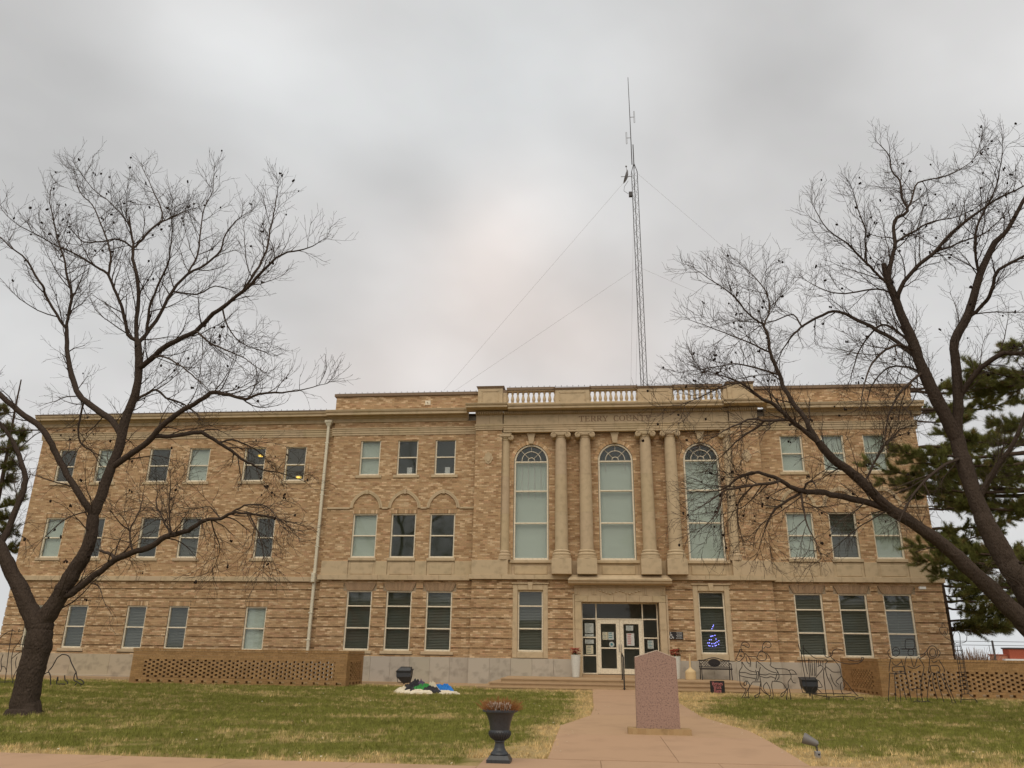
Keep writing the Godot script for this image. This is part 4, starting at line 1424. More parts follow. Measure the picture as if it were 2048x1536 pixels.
# ---------------------------------------------------------------- bare pecan trees, traced limb by limb, twigs grown on them
# each limb: [depth offset at its start, at its end, then x, y, radius in pixels ...]
const LEFT_TREE := [
	[0, 0, 46, 1434, 29, 50, 1404, 24, 60, 1352, 24.5, 72, 1310, 25.5, 79, 1268, 25, 82, 1246, 21, 85, 1226, 11],
	[0, 0.6, 74, 1262, 19, 56, 1215, 18, 42, 1180, 17, 27, 1152, 16.5, 10, 1115, 16, -6, 1083, 15, -28, 1050, 13, -60, 1000, 11, -95, 930, 8, -120, 860, 6, -135, 770, 4, -140, 690, 2.5],
	[0.5, -0.8, -4, 1090, 10, 15, 1060, 9.5, 32, 1017, 9, 46, 980, 8.5, 50, 950, 8, 41, 920, 7, 30, 890, 6, 12, 860, 5, -10, 830, 4, -30, 780, 2.5],
	[0, 0, 88, 1250, 20, 106, 1215, 18.5, 127, 1178, 18, 149, 1142, 18, 172, 1105, 16.5, 183, 1067, 16, 187, 1030, 15, 202, 992, 14, 220, 942, 13.5, 239, 892, 13, 250, 842, 12.5, 264, 805, 11.5, 273, 778, 10.5, 278, 735, 10, 275, 680, 8.5],
	[0, 1.2, 184, 1030, 11, 176, 1015, 10.5, 162, 995, 10, 135, 950, 9.5, 112, 910, 9, 100, 880, 9, 72, 847, 9, 37, 822, 8.5, 0, 790, 8, -40, 755, 6, -80, 720, 4.5, -110, 660, 3],
	[0, -1.0, 246, 872, 10, 225, 842, 9.5, 205, 827, 9.5, 176, 806, 9, 158, 790, 8.5, 146, 761, 8, 136, 725, 7, 133, 685, 6, 133, 652, 5],
	[-1.0, -1.6, 133, 655, 4.5, 136, 635, 4, 143, 595, 4, 133, 546, 3.4, 129, 519, 3, 119, 493, 2.4, 110, 453, 2, 100, 406, 1.3, 103, 376, 0.8],
	[-1.0, 0.2, 133, 655, 4, 113, 629, 4, 90, 589, 3.8, 86, 572, 3.4, 63, 539, 3, 53, 519, 2.6, 20, 493, 2, -15, 460, 1.2],
	[0, 1.5, 279, 735, 8.5, 292, 727, 8.2, 319, 702, 8, 352, 682, 7.5, 392, 662, 7, 418, 635, 6.5, 445, 615, 6, 475, 592, 5.3, 505, 566, 4.6, 528, 539, 4, 564, 509, 3, 598, 501, 2.2, 624, 492, 1.5, 647, 479, 0.8],
	[1.2, 0.6, 478, 590, 4, 501, 559, 3.6, 518, 532, 3.4, 534, 499, 3, 541, 459, 2.4, 551, 413, 1.6, 556, 376, 0.8],
	[0, -0.6, 276, 690, 7, 272, 652, 6.3, 277, 602, 5.8, 274, 552, 5.2, 266, 519, 4.7, 267, 493, 4.2],
	[-0.6, -0.7, 267, 495, 3.6, 262, 463, 3.2, 258, 434, 2.4],
	[-0.6, 0.3, 267, 497, 3, 239, 479, 2.8, 206, 483, 2.4, 166, 483, 1.8, 143, 459, 1.1],
	[-0.6, -1.5, 268, 497, 3.6, 285, 479, 3.4, 305, 456, 3, 325, 443, 2.6, 352, 430, 2, 379, 419, 1.2],
	[-1.1, -1.3, 325, 443, 2.2, 322, 416, 2, 305, 380, 1.5, 285, 337, 0.8],
	[-0.6, -0.1, 260, 452, 2, 226, 410, 1.6, 186, 377, 1.2, 150, 330, 0.7],
	[0, 1.4, 272, 685, 6, 256, 669, 5.4, 249, 635, 5, 242, 609, 4.6, 229, 579, 4.2, 216, 549, 3.8, 189, 532, 3.2, 153, 509, 2.6, 116, 493, 2, 66, 466, 1.5, 27, 443, 1.1, -5, 410, 0.7],
	[0.6, 0.9, 216, 550, 3.2, 221, 519, 3, 216, 483, 2.5, 202, 449, 2, 185, 410, 1.6, 160, 385, 1.2, 150, 350, 0.8],
	[0, -1.2, 278, 685, 6, 299, 659, 5.5, 319, 629, 5, 345, 582, 4.5, 375, 549, 4, 415, 526, 3.2, 442, 499, 2.6, 451, 469, 2, 471, 443, 1.5, 498, 423, 0.8],
	[-0.7, -1.4, 375, 549, 3, 395, 509, 2.6, 402, 459, 2, 408, 416, 1.6, 425, 383, 1.1, 428, 343, 0.7],
	[0.1, 1.3, 292, 668, 4.2, 299, 619, 3.8, 315, 572, 3.2, 335, 532, 2.6, 339, 506, 2.2, 345, 453, 1.4, 338, 410, 0.8],
	[-0.5, -1.4, 345, 582, 2.8, 392, 589, 2.4, 431, 572, 1.8, 465, 582, 1],
	[0, 1.6, 231, 938, 10, 257, 912, 9.6, 287, 890, 9.2, 307, 872, 9, 332, 845, 8.5, 362, 822, 8, 390, 807, 7.4, 415, 791, 6.6, 428, 785, 6, 458, 790, 5.2, 491, 798, 4.4, 518, 788, 3.6, 564, 785, 2.6, 608, 778, 1.7, 651, 768, 0.8],
	[0.4, -0.8, 307, 872, 7, 350, 872, 6.4, 387, 865, 6, 410, 867, 5.6, 437, 885, 5, 462, 900, 4.4, 482, 918, 3.8, 503, 928, 3, 525, 940, 2.4, 557, 945, 1.7, 607, 962, 0.8],
	[-0.2, -1.0, 437, 885, 3.2, 465, 880, 2.8, 495, 890, 2.2, 520, 905, 1.5, 545, 935, 0.8],
	[0, -0.7, 263, 811, 4.5, 292, 788, 4, 312, 780, 3.6, 332, 795, 3.2, 365, 808, 2.6, 395, 828, 1.6],
	[0.3, 1.3, 305, 714, 3, 330, 714, 2.7, 365, 735, 2.3, 392, 757, 1.8, 415, 776, 1],
	[0.7, 1.8, 392, 662, 3.2, 425, 688, 2.6, 465, 705, 2, 491, 718, 1.5, 530, 745, 0.8],
	[0.9, 0.2, 445, 616, 2.6, 455, 652, 2.2, 481, 685, 1.6, 531, 705, 0.8],
	[-0.4, -1.2, 170, 800, 3.4, 157, 850, 2.8, 162, 885, 2.3, 187, 907, 1.6, 200, 930, 1],
	[0, 1.4, 122, 1200, 8, 146, 1186, 10, 175, 1162, 9.6, 217, 1130, 9.4, 240, 1115, 9.2, 275, 1102, 9, 305, 1092, 9, 332, 1072, 8.5, 362, 1065, 7.8, 385, 1057, 7, 410, 1041, 6, 440, 1037, 5, 465, 1025, 4.2, 490, 1027, 3.6, 515, 1030, 3, 537, 1032, 2.4, 562, 1042, 1.7, 585, 1058, 0.9],
	[0.1, 0.1, 229, 1120, 5, 225, 1112, 5, 215, 1106, 4.5, 200, 1101, 4],
	[0.6, -0.2, 337, 1070, 3.2, 337, 1060, 3, 325, 1037, 2.6, 312, 1007, 2, 315, 987, 1],
	[0.6, 1.0, 341, 1068, 3, 339, 1040, 2.6, 339, 995, 2, 340, 955, 0.9],
	[0.4, -0.4, 265, 1104, 3.2, 260, 1062, 2.6, 275, 1030, 2, 285, 1000, 1],
	[0.3, 0.8, 258, 1064, 2.2, 240, 1047, 1.6, 225, 1025, 0.8],
	[0.9, 0.2, 440, 1037, 2.4, 420, 1015, 1.8, 390, 1018, 1.3, 365, 1015, 0.8],
	[1.0, 1.8, 465, 1026, 3, 490, 1010, 2.6, 525, 1010, 2.2, 545, 1022, 1.6, 560, 1050, 0.9],
	[0.8, 1.2, 500, 1028, 2.4, 515, 1060, 2, 525, 1095, 1.4, 528, 1130, 0.8],
	[0.6, 0.1, 420, 1040, 2.2, 432, 1070, 1.8, 440, 1100, 1.2, 430, 1130, 0.7]]

const RIGHT_TREE := [
	[0, 0, 2172, 1500, 46, 2162, 1450, 40, 2148, 1400, 38, 2128, 1345, 38, 2112, 1310, 36],
	[0, 0.2, 2118, 1322, 27, 2080, 1277, 24, 2048, 1243, 21.5, 2000, 1195, 19.5, 1951, 1148, 18, 1900, 1100, 16.5, 1857, 1068, 15.5, 1813, 1039, 15, 1783, 1021, 14.5],
	[0.2, 1.0, 1785, 1022, 14, 1757, 998, 13, 1725, 965, 12.5, 1695, 939, 11.5, 1666, 919, 10.5, 1637, 884, 9.5],
	[1.0, 1.6, 1638, 886, 7, 1608, 860, 6.5, 1581, 840, 6, 1549, 810, 5.4, 1525, 798, 4.5, 1482, 766, 3, 1440, 750, 1.6, 1400, 738, 0.8],
	[1.0, 0.2, 1638, 886, 8, 1622, 860, 7.5, 1607, 831, 7, 1587, 807, 6.5, 1569, 778, 6, 1558, 749, 5.4, 1546, 722, 5, 1540, 705, 4.6, 1537, 675, 4, 1526, 647, 3.4],
	[0.2, 0.8, 1527, 650, 2.8, 1498, 629, 2.4, 1470, 594, 2, 1431, 566, 1.4, 1394, 541, 0.8],
	[0.2, -0.6, 1527, 650, 2.6, 1540, 615, 2.2, 1530, 580, 1.8, 1505, 550, 1.2, 1480, 528, 0.7],
	[0.4, 1.2, 1540, 706, 2.6, 1508, 690, 2.2, 1465, 672, 1.7, 1420, 655, 1.2, 1380, 640, 0.7],
	[0.6, 1.8, 1556, 748, 2.8, 1508, 734, 2.3, 1470, 728, 1.8, 1425, 735, 1.3, 1360, 745, 0.7],
	[1.4, 2.0, 1578, 842, 4.4, 1534, 841, 3.8, 1505, 838, 3.2, 1476, 848, 2.4, 1446, 863, 1.6, 1410, 885, 0.8],
	[1.5, 0.9, 1531, 842, 3.4, 1511, 857, 3, 1476, 880, 2.3, 1458, 898, 1.7, 1430, 925, 0.8],
	[1.5, 2.2, 1482, 768, 2.4, 1446, 772, 2, 1402, 793, 1.5, 1358, 810, 1.1, 1317, 813, 0.7],
	[0.2, 1.4, 1786, 1024, 10, 1757, 1012, 9.4, 1719, 1001, 9, 1675, 992, 8.6, 1640, 984, 8.2, 1605, 983, 7.6, 1581, 974, 6.4, 1558, 960, 5.4, 1526, 947, 4.4, 1502, 945, 3.6, 1476, 957, 3, 1449, 977, 2.4, 1426, 983, 1.8, 1385, 985, 0.9],
	[1.1, 1.8, 1560, 961, 4.4, 1540, 967, 4, 1505, 971, 3.4, 1470, 977, 2.8, 1446, 983, 2.4, 1417, 1004, 1.7, 1388, 1021, 1],
	[0.9, 0.3, 1604, 985, 4.6, 1581, 998, 4, 1558, 1012, 3.4, 1543, 1030, 2.8, 1534, 1050, 2.2, 1525, 1074, 1.3, 1515, 1105, 0.7],
	[0.9, 1.6, 1606, 988, 3.6, 1606, 1012, 3, 1611, 1039, 2.4, 1625, 1071, 1.6, 1640, 1105, 0.8],
	[0.9, 1.1, 1608, 982, 3, 1611, 968, 2.6, 1625, 963, 2.2, 1632, 975, 1.4],
	[1.5, 2.0, 1447, 983, 2.4, 1438, 1010, 2, 1429, 1033, 1.5, 1400, 1060, 0.8],
	[1.3, 0.8, 1505, 972, 2.4, 1480, 1000, 2, 1475, 1030, 1.5, 1482, 1070, 0.8],
	[0, -0.8, 2122, 1330, 30, 2085, 1240, 28, 2048, 1170, 26, 2015, 1125, 24, 1980, 1062, 22, 1955, 1005, 20.5, 1935, 950, 19, 1922, 905, 18, 1912, 870, 17],
	[-0.8, -0.3, 1915, 880, 14.5, 1895, 840, 14.2, 1867, 787, 13.5, 1843, 735, 12.5, 1825, 682, 11.5, 1807, 640, 10.5, 1790, 597, 9.5, 1776, 559, 8, 1767, 527, 6],
	[-0.8, 0.6, 1913, 880, 13, 1916, 830, 12.6, 1916, 787, 12, 1912, 730, 11.5, 1909, 682, 11, 1937, 629, 10.5, 1959, 552, 9, 1990, 485, 7, 2015, 460, 5.5, 2048, 400, 4.4, 2075, 350, 3, 2100, 300, 1.5],
	[-0.3, -1.0, 1783, 582, 6, 1779, 556, 5.8, 1783, 520, 5.5, 1790, 485, 5, 1788, 443, 4.5, 1814, 422, 4, 1804, 394, 3.2, 1800, 362, 2.6, 1783, 341, 2.1, 1778, 313, 1.6, 1758, 288, 0.9],
	[-0.9, -1.6, 1814, 422, 3, 1825, 394, 2.7, 1836, 365, 2.3, 1881, 355, 1.8, 1916, 341, 1.4, 1948, 316, 1, 1964, 274, 0.7],
	[-0.6, 0.4, 1790, 487, 3.2, 1832, 460, 2.7, 1867, 443, 2.1, 1920, 432, 1.3, 1960, 410, 0.8],
	[-0.3, 1.3, 1795, 605, 6.4, 1801, 576, 6, 1829, 538, 5.5, 1867, 506, 5, 1902, 467, 4.2, 1945, 432, 3.5, 1990, 400, 2.8, 2048, 372, 2, 2090, 340, 1.2],
	[0.5, -0.5, 1867, 506, 3.2, 1920, 485, 2.5, 1973, 464, 1.7, 2010, 430, 1],
	[-0.6, -2.0, 1838, 722, 6, 1800, 688, 5.6, 1755, 661, 5.2, 1720, 643, 4.8, 1677, 624, 4.2, 1646, 629, 3.7, 1604, 654, 3, 1579, 678, 2.2, 1560, 710, 1.4, 1548, 745, 0.8],
	[-1.6, -2.2, 1604, 654, 2.4, 1586, 629, 2, 1551, 640, 1.6, 1515, 655, 1.2, 1470, 690, 0.7],
	[-0.3, 0.8, 1779, 572, 4, 1758, 552, 3.6, 1741, 534, 3.3, 1713, 506, 2.8, 1691, 485, 2.3, 1656, 460, 1.6, 1628, 415, 0.9],
	[0.3, 1.0, 1735, 528, 2.4, 1730, 488, 2.1, 1730, 457, 1.7, 1713, 408, 1.2, 1705, 380, 0.7],
	[-0.3, -1.2, 1786, 590, 2.8, 1755, 578, 2.5, 1691, 587, 2, 1649, 580, 1.5, 1614, 562, 0.8],
	[-0.6, 1.0, 1830, 700, 4.4, 1800, 690, 4, 1770, 700, 3.4, 1745, 725, 2.8, 1730, 765, 2, 1722, 810, 1.2],
	[-0.6, -2.0, 1825, 690, 4, 1790, 660, 3.6, 1765, 650, 3, 1740, 670, 2.4, 1715, 710, 1.8, 1700, 760, 1],
	[-0.7, 0.6, 1845, 745, 4, 1815, 770, 3.4, 1790, 800, 2.8, 1775, 840, 2, 1770, 880, 1],
	[-0.7, -1.8, 1850, 750, 3.4, 1820, 735, 3, 1780, 735, 2.4, 1750, 760, 1.8, 1735, 800, 1],
	[-0.2, 1.5, 1934, 645, 5.5, 1965, 610, 5, 1983, 583, 4.7, 1997, 541, 4.4, 2048, 513, 3.6, 2090, 470, 2.4, 2120, 420, 1.2],
	[-0.8, 1.2, 1918, 800, 8, 1945, 755, 7.5, 1973, 727, 7, 2008, 706, 6.4, 2048, 706, 5.6, 2090, 680, 4.2, 2130, 640, 2.5],
	[0.1, 1.6, 1958, 556, 4, 1950, 500, 3.4, 1955, 450, 2.8, 1985, 390, 2.2, 2000, 340, 1.5, 2005, 290, 0.8],
	[0, 0.9, 1955, 1005, 8, 1990, 940, 7, 2030, 880, 6, 2060, 800, 5, 2080, 720, 3.5, 2090, 640, 2],
	[0.2, -1.2, 1730, 970, 3.4, 1745, 930, 3, 1770, 890, 2.4, 1800, 860, 1.7, 1830, 850, 0.9],
	[-0.5, 1.0, 1925, 915, 5, 1890, 930, 4.4, 1850, 960, 3.6, 1820, 1000, 2.6, 1800, 1040, 1.4]]

func limb_points(spec: Array, z: float, girth: float) -> Array:
	var p := PackedVector3Array()
	var r := PackedFloat32Array()
	var k := (spec.size() - 2) / 3
	# a limb starts on the middle line of the limb it grows from
	var from := Vector3(spec[2], spec[3], spec[0])
	var near := 30.0
	for q in traced:
		var d := Vector2(q.x - spec[2], q.y - spec[3]).length()
		if d < near:
			near = d
			from = q
	var line := []
	for i in k:
		var zz: float = z + lerpf(from.z, spec[1], float(i) / maxf(1.0, k - 1))
		var u: float = spec[2 + i * 3]
		var w: float = spec[3 + i * 3]
		if i == 0:
			u = from.x
			w = from.y
		line.append(Vector3(u, w, zz - z))
		p.append(at_z(u, w, zz))
		r.append(spec[4 + i * 3] * px_at(u, w, zz) * (lerpf(0.92, girth, minf(1.0, i / 5.0)) if spec[4] > 14.0 else girth))
	for i in k - 1:
		for t in 8:
			traced.append((line[i] as Vector3).lerp(line[i + 1], t / 8.0))
	# smooth by splitting every span with a curve
	var q := PackedVector3Array()
	var s := PackedFloat32Array()
	for i in k - 1:
		var a := p[maxi(i - 1, 0)]
		var d := p[mini(i + 2, k - 1)]
		for t in 3:
			var f := t / 3.0
			q.append(p[i].cubic_interpolate(p[i + 1], a, d, f) + Vector3(rng.randf_range(-1, 1), rng.randf_range(-1, 1), rng.randf_range(-1, 1)) * (r[i] * 0.07 + (0.012 if r[i] < 0.08 else 0.0)))
			s.append(lerpf(r[i], r[i + 1], f) * rng.randf_range(0.95, 1.06))
	q.append(p[k - 1]); s.append(r[k - 1])
	return [q, s]

var husk_spots: Array
var traced := []
var bark_noise := FastNoiseLite.new()

func twig(b: MB, at: Vector3, dir: Vector3, length: float, r0: float, level: int, lift: float, dense: float) -> void:
	var segs := [0, 7, 5, 3][level] as int
	var p := PackedVector3Array([at])
	var r := PackedFloat32Array([r0])
	var d := dir
	var wob := [0.0, 0.20, 0.22, 0.2][level] as float
	for i in segs:
		d = (d + Vector3(rng.randf_range(-wob, wob), rng.randf_range(-wob, wob) + lift * 0.16, rng.randf_range(-wob, wob))).normalized()
		p.append(p[i] + d * length / segs)
		r.append(maxf(r0 * (1.0 - 0.75 * (i + 1.0) / segs), 0.0031))
	b.tube(p, r, 4 if level == 1 else 3)
	if level < 3:
		var step := [0.0, 0.19, 0.22][level] as float / dense
		var t := step * rng.randf_range(0.6, 1.4)
		var side := 1.0 if rng.randf() < 0.5 else -1.0
		while t < length:
			var f := t / length * segs
			var i := mini(int(f), segs - 1)
			var here := p[i].lerp(p[i + 1], f - i)
			var along := (p[i + 1] - p[i]).normalized()
			twig(b, here, fork(along, rng.randf_range(0.4, 0.95)), ([0.0, rng.randf_range(0.3, 0.85), rng.randf_range(0.15, 0.4)][level] as float) * (1.15 - 0.45 * t / length), ([0.0, 0.0062, 0.0040][level] as float), level + 1, lift, dense)
			side = -side
			t += step * rng.randf_range(0.6, 1.5)
	if level >= 2 and rng.randf() < 0.017:
		husk_spots.append(p[segs])

func fork(along: Vector3, angle: float) -> Vector3:
	var s := Vector3(rng.randf_range(-1, 1), rng.randf_range(-1, 1), rng.randf_range(-1, 1))
	s = (s - along * s.dot(along)).normalized()
	return (along * cos(angle) + s * sin(angle)).normalized()

func bare_tree(called: String, label: String, specs: Array, z: float, dense: float, girth: float) -> void:
	var foot := at_z(specs[0][2], specs[0][3], z)
	var o := thing(called, label, "tree", Vector3(foot.x, ground_y(z), z), "bare trees on the lawn")
	husk_spots = []
	traced = []
	var tw := MB.new()
	for n in specs.size():
		var spec: Array = specs[n]
		var pr := limb_points(spec, z, 0.92 if n == 0 else girth)
		var p: PackedVector3Array = pr[0]
		var r: PackedFloat32Array = pr[1]
		var b := MB.new()
		if n == 0:
			p[0].y = ground_y(z) - 0.08
			var flare := p.duplicate()
			b.bark_tube(flare, r, 64, 0.03, bark_noise, 0.075, 0.13)
		elif r[0] > 0.10:
			b.bark_tube(p, r, 36, 0.04, bark_noise, 0.09)
		else:
			b.tube(p, r, 12 if r[0] > 0.1 else 7, Color.WHITE, r[r.size() - 1] > 0.018)
		part("trunk" if n == 0 else "limb", b, M.bark if n == 0 or r[0] > 0.045 else M.twig, o)
		if n == 0:
			continue
		# shoots along the limb
		var total := 0.0
		for i in p.size() - 1:
			total += p[i].distance_to(p[i + 1])
		var run := 0.0
		var due := 0.12
		for i in p.size() - 1:
			var seg := p[i + 1] - p[i]
			var l := seg.length()
			while due < run + l:
				var f := (due - run) / l
				var rr := lerpf(r[i], r[i + 1], f)
				var thin := clampf(1.0 - rr / 0.17, 0.12, 1.0)
				if rng.randf() < thin:
					var here := p[i].lerp(p[i + 1], f)
					var lift := rng.randf_range(-0.1, 1.1)
					if here.y < 7.0:
						lift = rng.randf_range(-0.9, 0.6)
					twig(tw, here, fork(seg.normalized(), rng.randf_range(0.45, 1.05)), rng.randf_range(0.7, 2.1) * (1.0 - 0.70 * due / total), clampf(rr * 0.5, 0.007, 0.019), 1, lift, dense)
				due += rng.randf_range(0.16, 0.42) / dense
			run += l
		# the limb's own end runs out into twigs
		var e := (p[p.size() - 1] - p[p.size() - 3]).normalized()
		for k in 4:
			twig(tw, p[p.size() - 1], fork(e, rng.randf_range(0.05, 0.5)), rng.randf_range(0.12, 0.34), 0.006, 1, 0.4, dense)
	part("twigs", tw, M.twig, o, "stuff")
	var hb := MB.new()
	for s in husk_spots:
		for k in rng.randi_range(1, 3):
			hb.ball(s + Vector3(rng.randf_range(-1, 1), rng.randf_range(-1, 0.4), rng.randf_range(-1, 1)) * 0.03, rng.randf_range(0.019, 0.03), 6, 4, 1.3)
	part("nut_husks", hb, M.husk, o, "stuff")

# ---------------------------------------------------------------- pines
func needle_mesh() -> ArrayMesh:
	var b := MB.new()
	for i in 46:
		var a := rng.randf() * TAU
		var f := rng.randf_range(0.25, 1.15)
		var d := Vector3(sin(f) * cos(a), cos(f), sin(f) * sin(a))
		var s := Vector3(0, rng.randf_range(-0.08, 0.05), 0)
		var w := d.cross(Vector3(rng.randf_range(-1, 1), 0.3, rng.randf_range(-1, 1))).normalized() * 0.0042
		b.tri(s - w, s + w, s + d * rng.randf_range(0.11, 0.19))
	return b.mesh()

# ends: [u, w, z] in the photograph where a bough ends; each bough leaves the trunk a little below or above
func pine(label: String, foot: Vector3, height: float, ends: Array, tufts_per: int) -> void:
	var o := thing("pine_tree", label, "tree", foot, "pine trees by the courthouse")
	var b := MB.new()
	var p := PackedVector3Array()
	var r := PackedFloat32Array()
	for i in 12:
		var t := i / 11.0
		p.append(foot + Vector3(0.15 * sin(t * 5.0), -0.2 + height * t, 0.1 * sin(t * 7.0)))
		r.append(lerpf(0.22, 0.03, t))
	b.tube(p, r, 10)
	part("trunk", b, M.pine_bark, o)
	var tf := []
	var cols := []
	for e in ends:
		var tip := at_z(e[0], e[1], e[2])
		var out := tip - foot
		var span := Vector2(out.x, out.z).length()
		var y := clampf(tip.y - foot.y - span * 0.12 * rng.randf_range(-0.6, 1.6), 1.2, height - 0.3)
		var root := foot + Vector3(0, y, 0)
		var bp := PackedVector3Array()
		var br := PackedFloat32Array()
		for i in 9:
			var t := i / 8.0
			bp.append(root.lerp(tip, t) + Vector3(rng.randf_range(-1, 1) * 0.07, -0.22 * sin(t * PI) * span * 0.22 + rng.randf_range(-1, 1) * 0.05, rng.randf_range(-1, 1) * 0.07))
			br.append(lerpf(0.02 + 0.014 * span, 0.008, t))
		b = MB.new()
		b.tube(bp, br, 6)
		# side shoots
		for k in tufts_per:
			var t := pow(rng.randf(), 0.6) * 0.78 + 0.22
			var i := mini(int(t * 8.0), 7)
			var here := bp[i].lerp(bp[i + 1], t * 8.0 - i)
			var along := (bp[i + 1] - bp[i]).normalized()
			var d := fork(along, rng.randf_range(0.4, 1.2))
			d = (d + Vector3(0, 0.25, 0)).normalized()
			var len := rng.randf_range(0.15, 0.6)
			var q := here + d * len
			b.tube(PackedVector3Array([here, q]), PackedFloat32Array([0.010, 0.005]), 3)
			for j in 5:
				var s := here.lerp(q, 0.4 + 0.15 * j)
				var dd := (d + Vector3(rng.randf_range(-0.6, 0.6), rng.randf_range(-0.2, 0.7), rng.randf_range(-0.6, 0.6))).normalized()
				var side := dd.cross(Vector3.FORWARD).normalized()
				tf.append(Transform3D(Basis(side, dd, side.cross(dd)).scaled(Vector3.ONE * rng.randf_range(0.8, 1.3)), s))
				var g := rng.randf_range(0.75, 1.25)
				cols.append(Color(0.16 * g, 0.165 * g, 0.05 * g) if rng.randf() > 0.12 else Color(0.22 * g, 0.165 * g, 0.065 * g))
		part("bough", b, M.pine_bark, o)
	var mm := MultiMesh.new()
	mm.transform_format = MultiMesh.TRANSFORM_3D
	mm.use_colors = true
	mm.mesh = needle_mesh()
	mm.instance_count = tf.size()
	for i in tf.size():
		mm.set_instance_transform(i, Transform3D(tf[i].basis, tf[i].origin - foot))
		mm.set_instance_color(i, cols[i])
	var n := MultiMeshInstance3D.new()
	n.name = "needles"
	n.multimesh = mm
	n.material_override = M.needle
	n.set_meta("kind", "stuff")
	o.add_child(n)

func make_trees() -> void:
	bark_noise.seed = 14
	bark_noise.frequency = 1.0
	bark_noise.fractal_octaves = 3
	bare_tree("pecan_tree", "bare pecan tree with forked trunk standing wholly on the lawn beside the screen wall", LEFT_TREE, 15.2, 1.35, 0.66)
	bare_tree("pecan_tree", "bare pecan tree with broken limb and tangled twigs reaching before the columns", RIGHT_TREE, 13.5, 1.5, 0.72)
	var ends := []
	for e in [[1975, 1188, -3], [2030, 1170, -2], [1960, 1248, -3], [2010, 1255, -2.5], [1990, 1215, -1], [2060, 1240, -3], [1930, 1150, -3.5], [1985, 1130, -3], [2040, 1105, -2], [1940, 1090, -4], [1900, 1065, -2], [1880, 1110, -1.5], [2000, 1060, -3], [2060, 1030, -3],
		[1920, 1010, -3], [1980, 1000, -2], [1930, 950, -3], [2010, 930, -3], [1890, 980, -4], [2050, 960, -2], [1960, 900, -4], [1900, 900, -4], [2020, 860, -3], [1935, 840, -3], [1985, 800, -3], [2050, 800, -3], [1900, 820, -4], [1990, 760, -3], [2040, 770, -3], [2060, 1190, -2], [2025, 1222, -3]]:
		ends.append(e)
	pine("dark pine tree beside the end of the courthouse, boughs sweeping out past the corner", Vector3(14.15, 0.3, -3.6), 14.0, ends, 60)
	ends = []
	for e in [[1738, 930, 4], [1775, 905, 5], [1795, 965, 4.5], [1830, 990, 4], [1760, 965, 4], [1815, 925, 5], [1850, 940, 4], [1840, 1120, 5], [1868, 1150, 4.5], [1825, 1090, 5], [1880, 1085, 4], [1900, 1130, 4], [1905, 770, 4], [1940, 740, 5], [1960, 790, 4], [1990, 850, 4], [2010, 700, 4], [1940, 1010, 4], [2000, 930, 4], [1880, 870, 4], [2030, 760, 4], [2040, 1010, 5], [1925, 880, 5], [1960, 950, 5]]:
		ends.append(e)
	pine("pine tree whose needle tufts overlap the courthouse's end windows", Vector3(15.6, 0.35, 5.2), 14.0, ends, 56)
	ends = []
	for e in [[12, 860, -2], [30, 900, -2], [15, 960, -3], [38, 1000, -2], [5, 1040, -2], [28, 1062, -3], [20, 930, -2], [-10, 900, -2], [-20, 980, -2], [40, 870, -3], [-5, 820, -2], [30, 1100, -3]]:
		ends.append(e)
	pine("pine tree half hidden behind the far end of the brick wing", Vector3(-31.0, 0.2, -2.5), 15.0, ends, 34)

